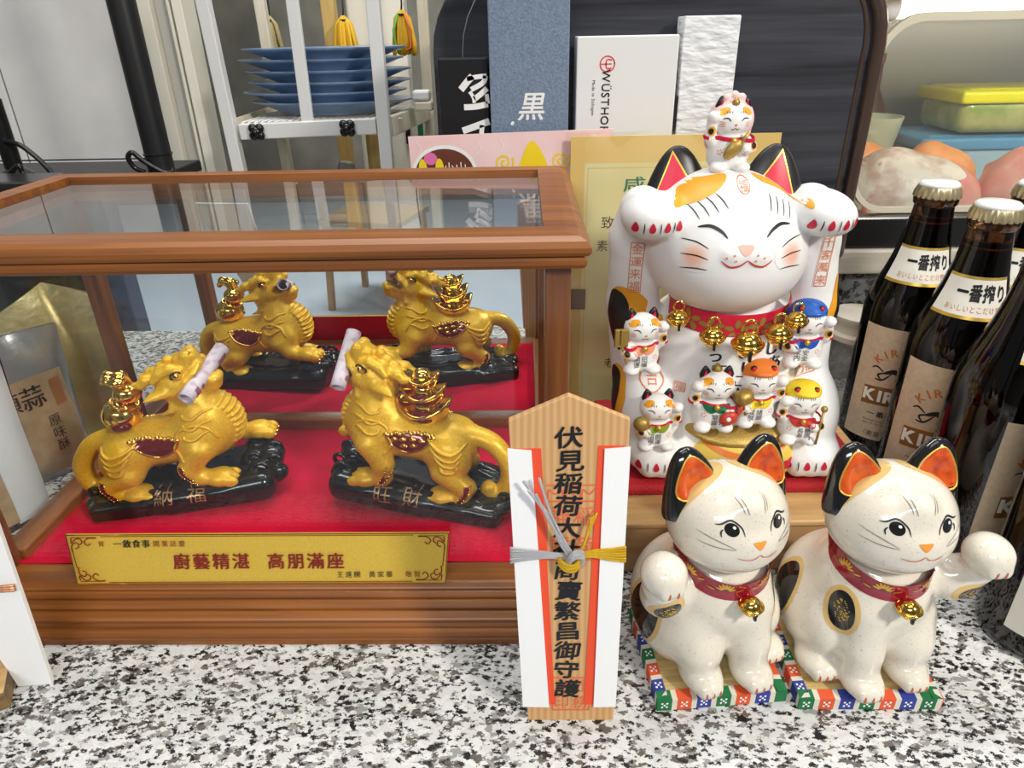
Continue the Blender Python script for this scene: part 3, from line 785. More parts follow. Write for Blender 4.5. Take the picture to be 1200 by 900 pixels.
    for side in (-1, 1):
        fs = Frame((0, 0, 0), (1 if side < 0 else -1, 0, 0), (0, 0, 1), s.bvh, .0); k = m if side < 0 else -m
        wx, wz = cx-3.3, 6.0+dz
        out = [(wx-1.75, wz+.65), (wx-.8, wz+.85), (wx+.5, wz+.85), (wx+1.75, wz+.75), (wx+1.4, wz-.1), (wx+.3, wz-.75), (wx-.9, wz-.3)]
        wing = MB(); patch(wing, Frame((0, 0, 0), fs.u, fs.v, s.bvh, .10), [(p[0]*k, p[1]) for p in blob(out, 5)])
        wo = wing.build('wing', M['red_enamel'], body)
        ed = MB()
        for i, p in enumerate(curve(out[:4], 5)):
            q = fs.at(p.x*k, p.y+.06*math.sin(i*2.2))
            if q is not None: ed.ball(q-fs.w*.08, .2, 10)
        c = [fs.at(p.x*k, p.y, .08) for p in curve(out[3:]+out[:1], 6)]; c = [p for p in c if p is not None]
        if len(c) > 3: ed.tube(c, .09, 6)
        if m < 0:
            for (ax, az) in ((-.9, .35), (-.2, .45), (.5, .4), (1.1, .4), (-.3, -.05), (.4, -.1)):
                q = fs.at((wx+ax)*k, wz+az, .15)
                if q is not None: ed.ball(q, (.32, .15, .2), 10)
        ed.build('wing_beads', M['gold_chrome'], wo)
    # red bands with gold beads behind the legs
    for side in (-1, 1):
        fs = Frame((0, 0, 0), (1 if side < 0 else -1, 0, 0), (0, 0, 1), s.bvh, .05); k = m if side < 0 else -m
        hx = -3.6+dx+(0 if side < 0 else .9)
        lines = [[(hx-1.65, 3.3), (hx-1.5, 2.5), (hx-.9, 1.6)]]+([[(cx-1.75, 4.4), (cx-1.5, 3.6), (cx-1.0, 2.75)]] if side < 0 else [])
        for ln in lines:
            rb = MB(); stroke(rb, fs, [(p[0]*k, p[1]) for p in ln], .42, False); ro = rb.build('leg_band', M['red_enamel'], body)
            gb = MB()
            for p in curve(ln, 4):
                for e in (-.2, .2):
                    q = fs.at((p.x+e)*k, p.y)
                    if q is not None: gb.ball(q, .085, 6)
            if gb.v: gb.build('band_beads', M['gold_chrome'], ro)
    # bright claws
    b = MB()
    for y in (-1, 1):
        hx = -3.6+dx+(0 if y < 0 else .9)
        for q in (-.52, 0, .52): b.ball(X((hx+1.62, y*1.9+q, 1.25)), (.22, .17, .2), 8)
    for q in (-.52, 0, .52):
        p = (cx+.35, -2.1, 2.75) if m > 0 else (cx+.1, -2.1, 2.6)
        b.ball(X((p[0]+1.5, p[1]+q, p[2]-.35)), (.22, .17, .2), 8); b.ball(X((cx+4.35, 2.0+q*1.2, 4.15)), (.22, .17, .2), 8)
    for y in (-1, 1): b.ball(Q(1.0, .66, y*1.55), .27, 12)
    b.build('claws', M['gold_chrome'], body)
    for y in (-1, 1):
        b = MB().tube([Q(1.0+.42*math.cos(a), .7+.3*math.sin(a), y*(1.62-.1*abs(math.cos(a)))) for a in np.linspace(-.3, 3.4, 9)], .07, 6); b.ball(Q(1.08, .7, y*1.8), .09, 8); b.build('eye_outline', M['black_line'], body)
    # load on its back
    if load == 'gourd':
        g = SDF((-7.5, -2.2, 5.5), (0, 2.2, 13.2), .08)
        g.ell((-3.5, 0, 8.3), (1.4, 1.35, 1.35), None, .1).ell((-2.7, 0, 10.2), (1.0, 1.0, .95), None, .35)
        g.chain([(-2.6, 0, 10.8), (-2.9, 0, 11.7), (-3.6, 0, 11.9), (-4.1, 0, 11.3)], [.5, .55, .45, .25], .1)
        g.ell((-2.9, -.6, 11.5), (.6, .5, .45), None, .1).ell((-3.6, -.4, 11.6), (.35, .4, .35), None, .1)
        go = g.build('gourd', M['gold_chrome'], t)
        b = MB()
        for an in (20, 75):
            b.tube([Vector((-3.1, 0, 9.35))+rotm(0, an, 0) @ Vector((.95*math.cos(q), .95*math.sin(q), 0)) for q in np.linspace(0, 6.283, 24)[:-1]], .13, 6, True)
        b.build('cord', M['gold_chrome'], go)
        b = MB().ball((-3.3, -1.05, 7.7), (.75, .42, .45), 14); b.build('red_sash', M['red_enamel'], go)
    else:
        lo = None
        stack = ((-1.5, 8.2+dz, 2.0, 3), (-1.5, 9.6+dz, 1.65, 0), (-1.45, 10.9+dz, 1.3, 0))
        for i, (ix, iz, r_, _n) in enumerate(stack):
            ix += dx
            b = MB()
            def boat(a, c, r_=r_, ix=ix, iz=iz):
                an = a*2*math.pi; ca, sa = math.cos(an), math.sin(an)
                if c < .5: q = c*2; rad = .35+.65*q**.6; zz = -.75+.75*q+.62*q**3*ca*ca
                else: q = (c-.5)*2; rad = 1-q; zz = .62*(1-q)**2*ca*ca - .25*(1-q)*q*4*.5 + .38*q
                return (ix*m+ca*rad*r_*1.05, sa*rad*r_*.82, iz+zz*r_*.95)
            b.grid(boat, 36, 14)
            o = b.build('gold_ingot', M['gold_chrome'], t)
            b = MB().ball((ix*m, 0, iz+.22*r_), (r_*.55, r_*.5, r_*.45), 16); b.build('crown', M['gold_chrome'], o)
            if i < 2:
                b = MB().ball((ix*m+.1, -r_*.52, iz-.12*r_), (r_*.5, r_*.25, r_*.3), 12); b.build('red_tie', M['red_enamel'], o)
    return t, Q
def scroll(a, b_, label, group):
    a = Vector(a); b_ = Vector(b_); L = (b_-a).length; ax = (b_-a).normalized()
    t = bpy.data.objects.new('rolled_banknote', None); C.objects.link(t); t.location = a*S; t.empty_display_size = .01
    tag(t, label, 'banknote', group)
    q = ax.to_track_quat('Z', 'Y').to_matrix()
    b = MB()
    def roll(i, j): an = i*2*math.pi*2.2; r_ = .56-.09*i; return q @ Vector((r_*math.cos(an), r_*math.sin(an), j*L))
    b.grid(roll, 72, 6); o = b.build('note_roll', M['note'], t)
    sm = o.modifiers.new('thick', 'SOLIDIFY'); sm.thickness = .03*S
    b = MB()
    for (z0, z1, a0, a1) in ((.12, .2, 150, 250), (.25, .3, 170, 230), (.72, .9, 170, 290), (.55, .62, 190, 260)):
        b.grid(lambda i, j: q @ Vector((.585*math.cos(R(a0+(a1-a0)*i)), .585*math.sin(R(a0+(a1-a0)*i)), L*(z0+(z1-z0)*j))), 10, 2)
    b.build('printed_mark', M['note_ink'], o)
def local_to_world(loc, rz, p): return Vector(loc)+rotm(0, 0, rz) @ Vector((p[0], p[1], p[2]*.88))
La, Lr = (-26.4, 44.4, 3.2), 9
pixiu(La, Lr, 1, (1.1, 0, 11.0), 38, (('納', -1.1), ('福', 1.3)), 'gold winged beast carrying a gourd, on black plinth marked 納福', 'gourd')
scroll(local_to_world(La, Lr, (2.1, -2.5, 10.6)), local_to_world(La, Lr, (3.9, 2.1, 12.6)), 'rolled banknote in the mouth of the beast with the gourd', 'rolled banknotes')
Ra, Rr = (-7.9, 43.9, 3.2), -14
pixiu(Ra, Rr, -1, (3.1, 0, 11.4), 40, (('旺', -2.2), ('財', .1)), 'gold winged beast carrying stacked ingots, on black plinth marked 旺財', 'ingots')
scroll(local_to_world(Ra, Rr, (-5.1, -2.1, 11.0)), local_to_world(Ra, Rr, (-5.2, 1.4, 14.2)), 'rolled banknote in the mouth of the beast with the ingots', 'rolled banknotes')

# ------------------------------------------------------------------ the wooden shrine charm
of = thing('wooden_shrine_charm', 'pointed wooden shrine charm tied with silver and gold cord, before the case', 'shrine charm', (2.3, 26.4, 0))
ov = Vector((0, 3.6, 19.07)).normalized()
BO, BU = (0, 0, 0), (1, 0, 0)
def slab(poly, d0, d1, name, mt, parent, **k):
    return MB().prism(poly, d0, d1, BO, BU, ov).build(name, mt, parent, smooth=False, **k)
board = slab([(-2.43, .0), (2.40, .0), (2.80, 18.1), (-.25, 19.4), (-3.25, 18.1)], -.55, 0, 'board', M['ofuda_wood'], of, bevel=.05)
fo = lambda off: Frame(BO, BU, ov, None, off)
slab([(-2.62, 1.12), (-.92, 1.12), (-1.63, 16.62), (-3.02, 16.62)], .0, .05, 'red_paper', M['paper_red'], of)
slab([(.72, 1.12), (2.2, 1.12), (2.6, 16.74), (1.24, 16.74)], .0, .05, 'red_paper', M['paper_red'], of)
slab([(-2.72, 1.05), (-1.24, 1.02), (-2.12, 16.55), (-3.32, 16.66)], .06, .15, 'white_paper', M['paper'], of)
slab([(1.26, 1.02), (2.5, 1.05), (2.84, 16.7), (1.55, 16.6)], .06, .15, 'white_paper', M['paper'], of)
# red seals stamped on the wood
b = MB(); f_ = fo(.02)
def seal(x0, x1, y0, y1, text, cols):
    for a, c in (((x0, y0), (x1, y0)), ((x0, y1), (x1, y1)), ((x0, y0), (x0, y1)), ((x1, y0), (x1, y1))): stroke(b, f_, [a, c], .09, False)
    n = len(text)//cols; sz = min((x1-x0)/cols*.92, (y1-y0)/n*.92)
    for i, ch in enumerate(text):
        c_, r_ = i // n, i % n
        write(b, f_, ch, x1-(c_+.5)*(x1-x0)/cols, y1-(r_+.5)*(y1-y0)/n, sz, vertical=True, sx=(x1-x0)/cols/sz*.9)
seal(-1.35, 1.25, 10.3, 13.7, '稲荷神璽', 2)
for x in (-.9, 0, .85): stroke(b, f_, [(x-.4, 13.8), (x-.35, 14.35), (x, 14.1), (x+.3, 14.4), (x+.4, 13.8)], .08, False)
stroke(b, f_, [(-1.35, 14.6), (1.3, 14.6)], .08, False)
b.build('red_seal', M['seal_red'], board, smooth=False); b = MB()
seal(-1.05, 1.0, .75, 2.9, '社務之印', 2)
b.build('red_seal', M['seal_red'], board, smooth=False)
b = MB()
text = '伏見稲荷大社商賣繁昌御守護'
ys = np.linspace(17.2, 2.2, len(text))
for ch, y in zip(text, ys):
    x = -.22+random.uniform(-.05, .05); st = random.getstate()
    for k, (ox, oy) in enumerate(((0, 0), (.035, .02), (-.035, -.02), (0, .045))):
        random.setstate(st); write(b, fo(.035+.002*k), ch, x+ox, y+oy, 1.22, vertical=True, sx=1.22, slant=.06, jitter=.12)
b.build('brush_lettering', M['ink'], board, smooth=False)
# twisted cord: silver from the left, gold from the right, knotted in the middle
fc = fo(.24)
def cordset(name, mt, lines, r=.075):
    b = MB()
    for ln in lines: b.tube([fc.at(p[0], p[1], p[2] if len(p) > 2 else 0) for p in curve([Vector(q if len(q) > 2 else (*q, 0)) for q in ln], 5)], r, 7)
    return b.build(name, mt, of)
cordset('silver_cord', M['cord_silver'], [[(-3.28, 10.72+o), (-2.2, 10.75+o*.6), (-1.0, 10.7+o*.3), (.2, 10.6+o*.4, .12)] for o in (-.42, -.25, -.08, .08, .25, .42)]
        + [[(-.1, 10.6, .2), (-.7, 11.6, .25), (-1.3, 13.2, .3), (-2.55+o, 15.1-o, .35)] for o in (0,)] + [[(.1, 10.7, .2), (-.5, 11.8, .3), (-1.2, 13.4, .35), (-1.75, 15.3, .4)],
        [(.0, 10.6, .25), (-.62, 11.8, .3), (-1.3, 13.0, .35), (-1.9, 14.4, .4)], [(-.2, 10.7, .2), (-.8, 12.0, .3), (-1.6, 13.6, .35), (-2.3, 14.6, .4)]])
cordset('gold_cord', M['cord_gold'], [[(2.78, 10.75+o), (1.9, 10.75+o*.7), (.9, 10.8+o*.4), (.1, 10.6+o*.4, .12)] for o in (-.42, -.25, -.08, .08, .25, .42)]
        + [[(.3, 10.8, .2), (.65, 11.8, .25), (1.05+o, 13.1+o, .15)] for o in (-.14, 0, .14)])
cordset('cord_knot', M['cord_silver'], [[(-.35, 10.25+o, .2), (.05, 10.95+o, .5), (.5, 10.8+o, .3), (.45, 10.3+o, .2)] for o in (-.12, .05, .22)], .11)
cordset('gold_knot', M['cord_gold'], [[(-.75, 10.45+o, .15), (-.35, 10.2+o, .42), (.1, 10.2+o, .4), (.45, 10.5+o, .1)] for o in (-.15, .02, .18)], .1)
slab([(-1.2, .6), (1.2, .6), (1.0, 5), (-1.0, 5)], -.95, -.55, 'back_batten', M['ofuda_wood'], of)

# ------------------------------------------------------------------ straw mats under the two glazed cats
def mat_thing(loc, rz, wx, wy, label):
    t = thing('straw_mat', label, 'mat', loc, rz, 'patchwork edged straw mats')
    MB().box((0, 0, .45), (wx/2-.5, wy/2-.5, .43)).build('straw_top', M['kiri'], t, smooth=False)
    cols = [M['patch_green'], M['patch_cream'], M['patch_red'], M['patch_cream'], M['patch_navy'], M['patch_cream']]
    hx, hy = wx/2, wy/2
    mb = MB(); mi = []
    for (a, b_, nrm) in (((-hx, -hy), (hx, -hy), (0, -1)), ((hx, -hy), (hx, hy), (1, 0)), ((hx, hy), (-hx, hy), (0, 1)), ((-hx, hy), (-hx, -hy), (-1, 0))):
        L = math.hypot(b_[0]-a[0], b_[1]-a[1]); dx, dy = (b_[0]-a[0])/L, (b_[1]-a[1])/L
        p = 0; i = 0
        while p < L-.01:
            wd = (.85, .3)[i % 2]; q = min(p+wd, L)
            c = cols[i % 6]
            A = (a[0]+dx*p, a[1]+dy*p); B = (a[0]+dx*q, a[1]+dy*q); ins = lambda P: (P[0]-nrm[0]*.62, P[1]-nrm[1]*.62)
            v = [(A[0], A[1], .02), (B[0], B[1], .02), (B[0], B[1], .86), (A[0], A[1], .86), (*ins(A), .93), (*ins(B), .93)]
            n0 = len(mb.f); mb.add(v, [(0, 1, 2, 3), (3, 2, 5, 4)]); mi += [i % 6]*2
            p = q; i += 1
    o = mb.build('patchwork_edge', None, t, smooth=False, mats=cols)
    for pl, k in zip(o.data.polygons, mi): pl.material_index = k
    b = MB()
    for k in range(int(wx/1.15)):
        x = -hx+.42+1.15*k
        for q in ((0, 0), (.14, .12), (-.14, .12), (.14, -.12), (-.14, -.12)):
            b.add([(x+q[0]+.07*math.cos(a), -hy-.012, .45+q[1]*1.2+.08*math.sin(a)) for a in np.linspace(0, 6.28, 9)[:-1]], [tuple(range(8))])
    for k in range(int(wy/1.15)):
        y = hy-.42-1.15*k
        for q in ((0, 0), (.14, .14), (-.14, .14), (.14, -.14), (-.14, -.14)):
            b.add([(-hx+.3+q[0]+.07*math.cos(a), y+q[1]+.07*math.sin(a), .915) for a in np.linspace(0, 6.28, 9)[:-1]], [tuple(range(8))])
    b.build('blossom_print', M['paper'], t, smooth=False)
    return t
for n_, c_ in (('green', (.01, .16, .05)), ('cream', (.70, .66, .55)), ('red', (.72, .10, .03)), ('navy', (.03, .05, .30))): M['patch_'+n_] = mat('brocade_'+n_, c_, .6, bump=(900, .3))
mat_thing((10.75, 30.9, 0), 5, 7.6, 7.2, 'straw mat with patchwork edge under the glazed cat beside the wooden charm')
mat_thing((19.4, 30.6, 0), 0, 8.1, 7.0, 'straw mat with patchwork edge under the glazed cat raising its outer paw')

# ------------------------------------------------------------------ glazed beckoning cats
def bell(parent, c, r, mt, name='bell', ring=True):
    c = Vector(c)
    b = MB().ball(c, (r, r*.95, r*.92), 24)
    b.tube([c+Vector((1.03*r*math.cos(a), 1.0*r*math.sin(a), .06*r)) for a in np.linspace(0, 6.283, 33)[:-1]], r*.13, 8, True)
    b.tube([c+Vector((.98*r*math.cos(a), .95*r*math.sin(a), -.2*r)) for a in np.linspace(0, 6.283, 33)[:-1]], r*.06, 6, True)
    o = b.build(name, mt, parent)
    k = MB().box(c+Vector((0, -.78*r, -.5*r)), (r*.09, r*.16, r*.42)); k.ball(c+Vector((0, -.9*r, -.25*r)), r*.17, 8)
    k.build('bell_slot', M['black_line'], o)
    if ring:
        MB().tube([c+Vector((.5*r*math.cos(a), 0, 1.3*r+.5*r*math.sin(a))) for a in np.linspace(0, 6.283, 25)[:-1]], r*.1, 8, True).build('bell_ring', mt, o)
    return o
def glazed_cat(loc, rz, sgn, label, sp=1.0):
    """sgn: the side of the raised paw, -1 viewer's left"""
    t = thing('beckoning_cat', label, 'cat figurine', loc, rz, 'glazed beckoning cats')
    g = sgn; PX = 4.95 if g > 0 else 4.45
    s = SDF((-6.6, -6.0, -.2), (6.6, 6.2, 13.6), .115)
    s.ell((0, 1.1, 3.0), (4.0, 4.1, 3.5), None, .5).ell((0, -.4, 5.0), (3.3, 3.0, 3.6), rotm(8, 0, 0), 1.0)
    s.ell((0, -1.6, 5.2), (2.5, 2.0, 2.3), None, .7)
    # the planted foreleg
    s.chain([(-g*1.1, -2.3, 4.8), (-g*1.15, -2.9, 2.6), (-g*1.15, -3.2, .9)], [1.45, 1.15, 1.1], .4)
    s.ell((-g*1.15, -3.75, .72), (1.15, 1.25, .75), None, .25)
    for q in (-.45, 0, .45): s.ell((-g*1.15+q, -4.6, .62), (.32, .35, .5), None, .15)
    # haunches and hind feet
    for y, fx, fy in ((-g, 3.0, -1.9), (g, 1.75 if True else 0, -3.1)):
        s.ell((y*2.6, .2, 2.7), (1.75, 3.0, 2.6), None, .5)
        if y == g: s.chain([(y*1.9, -1.6, 3.9), (y*1.8, -2.4, 2.4), (y*1.75, -2.7, 1.0)], [1.5, 1.35, 1.1], .5)
        s.ell((y*fx, fy, .75), (1.15, 1.5, .8), None, .35)
        for q in (-.42, 0, .42): s.ell((y*fx+q, fy-1.1, .62), (.3, .35, .48), None, .15)
    s.ell((0, -.6, 10.2), (3.28, 3.05, 2.75), None, .35).ell((0, -1.05, 9.6), (3.02, 2.75, 2.05), None, .5)
    v0, f0 = s.mesh(1); neck = BVHTree.FromPolygons([tuple(x) for x in v0], [tuple(int(i) for i in q) for q in f0])
    # raised arm
    s.chain([(g*2.4, -.6, 6.2), (g*(4.15 if g > 0 else 3.9), -1.5, 6.0), (g*(4.9 if g > 0 else 4.4), -2.0, 7.1)], [1.35, 1.15, .95], .45)
    s.ell((g*PX, -2.4, 8.4), (1.25, 1.3, 1.15), None, .3)
    for q in (-.42, .02, .45): s.ell((g*PX+q, -3.35, 8.0), (.3, .35, .5), None, .15)
    # head
    s.ell((0, -.6, 10.2), (3.28, 3.05, 2.75), None, .35).ell((0, -1.05, 9.6), (3.02, 2.75, 2.05), None, .5)
    s.ell((0, -3.2, 10.05), (1.2, .7, .78), None, .45).ell((0, -2.6, 9.1), (1.4, 1.05, .8), None, .45)
    s.ell((0, -2.6, 11.8), (.9, .7, .9), None, .5)
    s.flat(0)
    body = s.build('body', M['ceramic'], t, smooth=2)
    B = s.bvh
    # ears
    for y in (-1, 1):
        e = SDF((-4.6, -2.5, 9.5), (4.6, 3.2, 15.5), .08)
        e.ear((y*1.85, -.3, 11.0), (y*2.5, .3, 14.3), 1.9, 1.15, .1, 0, pw=.46)
        e.ell((y*2.1, -1.45, 12.75), (1.2, .95, 1.5), rotm(-14, y*9, 0), .15, 'sub')
        eo = e.build('ear', M['ceramic_black'], body, smooth=2)
        fe = Frame((y*2.1, 0, 12.72), (1, 0, 0), (0, 0, 1), e.bvh, .02)
        tri = blob([(-1.1, -.75), (0, -.9), (1.08, -.75), (.92, .35), (y*.22, 1.3), (-.92, .45)], 6)
        b = MB(); patch(b, fe, tri, 6); b.build('ear_lining', M['ceramic_orange'], eo)
        b = MB(); c = [fe.at(p[0], p[1]) for p in tri]; c = [p for p in c if p is not None]; b.tube(c, .055, 6, True); b.build('gold_rim', M['gold_leaf'], eo)
        fo_ = facing(B, (y*.2, .18, 1), (y*1.9, -.3, 11.2), (0, 1, 0), .02); fo_.rng = 15.3
        b = MB(); patch(b, fo_, oval(0, .16, 1.98, 1.3, 0), 8); b.build('ochre_edge', M['ceramic_ochre'], body)
    F = lambda off=.03: Frame((0, 0, 2.6), (1, 0, 0), (0, 0, 1), B, off, k=.87)
    for y in (-1, 1):
        b = MB(); patch(b, F(.02), oval(y*1.52, 9.95, .40, .37)); eye = b.build('eye', M['ceramic_black'], body)
        b = MB(); stroke(b, F(), [(y*.85, 9.6), (y*1.0, 10.1), (y*1.5, 10.45), (y*2.05, 10.2), (y*2.35, 10.15)], .1); stroke(b, F(), [(y*1.98, 9.95), (y*2.12, 9.75), (y*2.1, 9.5)], .08); b.build('eyelid_line', M['black_line'], eye)
        b = MB(); patch(b, F(.055), oval(y*1.52+.12, 10.1, .09, .08)); b.build('eye_glint', M['paper'], eye)
        b = MB()
        for k, (x, z, a) in enumerate(((.5, 11.15, .8), (.72, 11.2, .5))): stroke(b, F(), [(y*x, z-.35), (y*(x+.08), z), (y*(x+.2), z+.5*a)], .05)
        for z0, z1 in ((8.95, 9.35), (8.75, 8.75)): stroke(b, F(), [(y*1.4, 8.85+(z0-8.85)*.3), (y*2.3, (z0+z1)/2+.1), (y*3.2, z1+.2)], .05)
        b.build('whisker_lines', M['grey_line'], body)
    b = MB(); patch(b, F(.04), blob([(-.42, .2), (0, .24), (.42, .2), (.2, -.1), (0, -.26), (-.2, -.1)], 5) and [(p[0], p[1]+9.05) for p in blob([(-.42, .2), (0, .24), (.42, .2), (.2, -.1), (0, -.26), (-.2, -.1)], 5)]); b.build('nose', M['nose_orange'], body)
    b = MB(); stroke(b, F(), [(-1.35, 8.3), (-.7, 8.15), (-.25, 8.25), (0, 8.5)], .07); stroke(b, F(), [(0, 8.5), (.25, 8.25), (.7, 8.15), (1.35, 8.3)], .07)
    b.build('mouth', M['claw'], body)
    # collar with flower sprays, and its bell
    b = MB(); band(b, neck, (0, -.4, 7.75), (0, -.24, 1), .58, .13, 12); col = b.build('collar', M['ceramic_red'], body); cb = mesh_bvh(col)
    FC = lambda a: facing(cb, (math.sin(R(a)), -math.cos(R(a)), .1), Vector((0, -.4, 7.75-.24*3.2*math.cos(R(a)))), (0, 0, 1), .03)
    b = MB()
    for a in (-62, -22, 22, 62):
        f2 = FC(a); z = .12
        for k in range(7):
            an = R(20+k*23); patch(b, f2, [(p[0]+.36*math.cos(an), p[1]+.36*math.sin(an)-.35+z) for p in oval(0, 0, .2, .065, math.degrees(an), 10)], 2, 10, .01)
        for k in (-1, 1): patch(b, f2, [(p[0]+k*.75, p[1]-.3+z) for p in oval(0, 0, .22, .05, k*18, 10)], 2, 10, .01)
    b.build('gold_flowers', M['gold_leaf'], col)
    bell(body, (0, -4.05, 6.45), .60, M['gold_chrome'], ring=False)
    # spots: ochre edge, black glaze, gold flecks
    def spot(normal, O, poly, fleck=True):
        f_ = facing(B, normal, O, off=.02)
        b = MB(); cx = sum(p[0] for p in poly)/len(poly); cy = sum(p[1] for p in poly)/len(poly)
        big = []
        for p in poly:
            d = math.hypot(p[0]-cx, p[1]-cy) or 1; big.append((cx+(p[0]-cx)*(1+.28/d), cy+(p[1]-cy)*(1+.28/d)))
        patch(b, f_, big, 7); o1 = b.build('spot_edge', M['ceramic_ochre'], body)
        b = MB(); patch(b, f_, poly, 7, extra=.02); b.build('spot', M['ceramic_black'], o1)
        if fleck:
            b = MB(); rr = random.Random(5)
            for _ in range(70):
                a = rr.uniform(0, 6.28); q = rr.random()**.6*.6; p = poly[int(a/6.2832*len(poly)) % len(poly)]
                x = cx+(p[0]-cx)*q; y = cy+(p[1]-cy)*q; r_ = rr.uniform(.025, .055)
                patch(b, f_, oval(x, y, r_, r_, 0, 5), 1, 5, .035)
            b.build('gold_flecks', M['gold_leaf'], o1)
    if g > 0:
        spot((-.75, -.62, .2), (-2.0, -2.0, 4.9), oval(0, 0, .78, 1.2, 12))
        spot((-1, -.1, .1), (-3.5, 1.3, 3.4), oval(0, 0, 1.2, 1.8, -8), False)
        spot((.3, -.95, -.15), (4.35, -2, 6.0), oval(0, 0, .72, .5, 20))
    else:
        spot((-.15, -.98, -.15), (-4.0, -2, 6.0), oval(0, 0, .78, .58, 8))
        spot((-.93, -.35, .1), (-3.5, .3, 3.3), oval(0, 0, 1.35, 1.9, -10), False)
        spot((.62, -.78, .1), (2.35, -1.8, 5.1), oval(0, 0, .5, 1.35, -14))
    b = MB()
    def claws(x, y, z, n=3, dx=.45):
        for k in range(n):
            xx = x+(k-(n-1)/2)*dx; f3 = Frame((0, 0, 0), (1, 0, 0), (0, 0, 1), B, .02); stroke(b, f3, [(xx, z+.3), (xx, z), (xx, z-.28)], .11)
    for cw in ((-g*1.15, 0, .58, 3, .45), (g*1.75, 0, .58, 3, .42), (-g*3.0, 0, .58, 3, .42), (g*PX, 0, 7.9, 2, .5)):
        b = MB(); claws(*cw); b.build('claws', M['claw'], body)
    return t
glazed_cat((10.75, 31.6, .93), 16, -1, 'glazed white cat raising the paw nearest the wooden charm, orange lined black ears')
glazed_cat((19.75, 31.5, .93), 5, 1, 'glazed white cat raising its paw towards the beer bottles, orange lined black ears')

# ------------------------------------------------------------------ pine box, cushion, large beckoning cat
o = thing('pine_box', 'low pine box carrying the red cushion and the large white cat', 'box', (16.4, 47.2, 0), 1)
MB().box((0, 0, 2.15), (10.0, 8.6, 2.1)).build('box_body', M['pine_shaded'], o, smooth=False, bevel=.15)
MB().box((0, -.1, 4.4), (10.2, 8.8, .22)).build('box_lid', M['pine'], o, smooth=False, bevel=.12)
o = thing('cushion', 'flat red cloth cushion under the large white cat', 'cushion', (15.6, 48.2, 4.64), 1)
s = SDF((-11, -9, -.3), (11, 9, 2.6), .16)
s.box((0, 0, .38), (9.7, 6.8, .48), .42, None, .1).ell((-8.6, 2.8, .9), (1.7, 3.2, .95), None, .8).ell((8.2, 3.2, .6), (1.5, 3.2, .6), None, .8)
s.flat(0); s.build('cushion_cloth', M['cushion'], o)

bigc = thing('large_beckoning_cat', 'large matt white lucky cat with both paws raised, covered in small cats', 'cat figurine', (15.6, 47.4, 5.5), 0)
SH = -.085
s = SDF((-11.5, -9.5, -.3), (11.5, 8, 24.5), .2)
s.ell((-.3, 1.2, 5.6), (7.0, 5.6, 7.2), None, .5).ell((-.35, .6, 2.2), (7.6, 5.6, 3.2), None, 1)
s.ell((0, -.6, 8.0), (5.6, 4.2, 5.0), None, 1.2)
for y in (-1, 1):
    kx = 6.0 if y < 0 else 5.2
    s.ell((y*kx, -1.1, 3.9), (2.8, 3.7, 4.2), None, .6)         # haunch
    s.ell((y*(kx-.25), -3.1, 1.55), (2.7, 2.9, 1.75), None, .4)     # hind foot
    for q in (-1.0, 0, 1.0): s.ell((y*(kx-.25)+q, -5.1, 1.2), (.75, .8, 1.0), None, .35)
HX = -.8
s.ell((HX, -1.0, 16.6), (5.35, 4.9, 4.85), None, .3).ell((HX, -1.5, 16.0), (5.2, 4.6, 3.7), None, .8)
v0, f0 = s.mesh(1, SH); neckb = BVHTree.FromPolygons([tuple(x) for x in v0], [tuple(int(i) for i in q) for q in f0])
for y in (-1, 1):
    ax = 6.6 if y < 0 else 5.7
    s.chain([(y*(ax-.4), .6, 6.5), (y*(ax+.25), .4, 11.5), (y*ax, .1, 16.5), (y*(ax-.6), -.6, 18.6)], [2.4, 1.85, 1.7, 1.7], .6)
    s.ell((y*(ax-.75), -2.9, 18.9), (2.05, 2.4, 1.5), rotm(0, y*8, 0), .4)
s.ell((HX-.5, -5.9, 17.0), (.8, .45, .55), None, .35).ell((HX+.7, -5.9, 17.0), (.8, .45, .55), None, .35)
s.flat(0)
bb = s.build('body', M['matte'], bigc, smooth=2, shear=SH); B = s.bvh
FB = lambda off=.04: Frame((0, 0, 0), (1, 0, 0), (0, 0, 1), B, off)
hx = SH*16.4+HX
# ears
for y in (-1, 1):
    e = SDF((-7, -3.5, 17), (7, 4, 25.5), .12)
    e.ear((HX+y*2.95, -.4, 18.2), (HX+(-2.75 if y < 0 else 3.75), .2, 22.75), 2.75, 1.2, .1, 0, pw=.52)
    eo = e.build('ear', M['matte_black'], bb, smooth=2, shear=SH)
    fe = Frame((HX+y*2.95+(-.45 if y < 0 else .35)+SH*20.5, 0, 20.3), (1, 0, 0), (0, 0, 1), e.bvh, .03)
    tri = [(-1.55-.1*y, -1.0-.5*y*-1*0), (1.5-.1*y, -1.0), (y*.75, 2.15)]
    tri = [(y*-1.6, -.55), (y*1.5, -1.7), (y*.2+.2, 1.95)]
    b = MB(); patch(b, fe, [(p[0]*1.1, p[1]*1.1) for p in tri], 5); g_ = b.build('gold_ear_edge', M['gold_leaf'], eo)
    b = MB(); patch(b, fe, tri, 5, extra=.02); b.build('ear_lining', M['matte_red'], eo)
b = MB(); patch(b, FB(.06), [(p[0]+hx, p[1]) for p in blob([(-4.2, 19.75), (-3.9, 20.4), (-2.7, 20.95), (-.9, 21.3), (-.9, 21.0), (-1.9, 20.3), (-3.2, 19.75)], 6)], 8); b.build('amber_patch', M['amber'], bb)
b = MB(); patch(b, FB(.06), [(p[0]+hx, p[1]) for p in blob([(1.0, 21.3), (1.4, 20.9), (2.7, 20.35), (4.1, 19.5), (4.2, 20.1), (3.0, 20.9), (1.9, 21.3)], 6)], 8); b.build('amber_patch', M['amber'], bb)
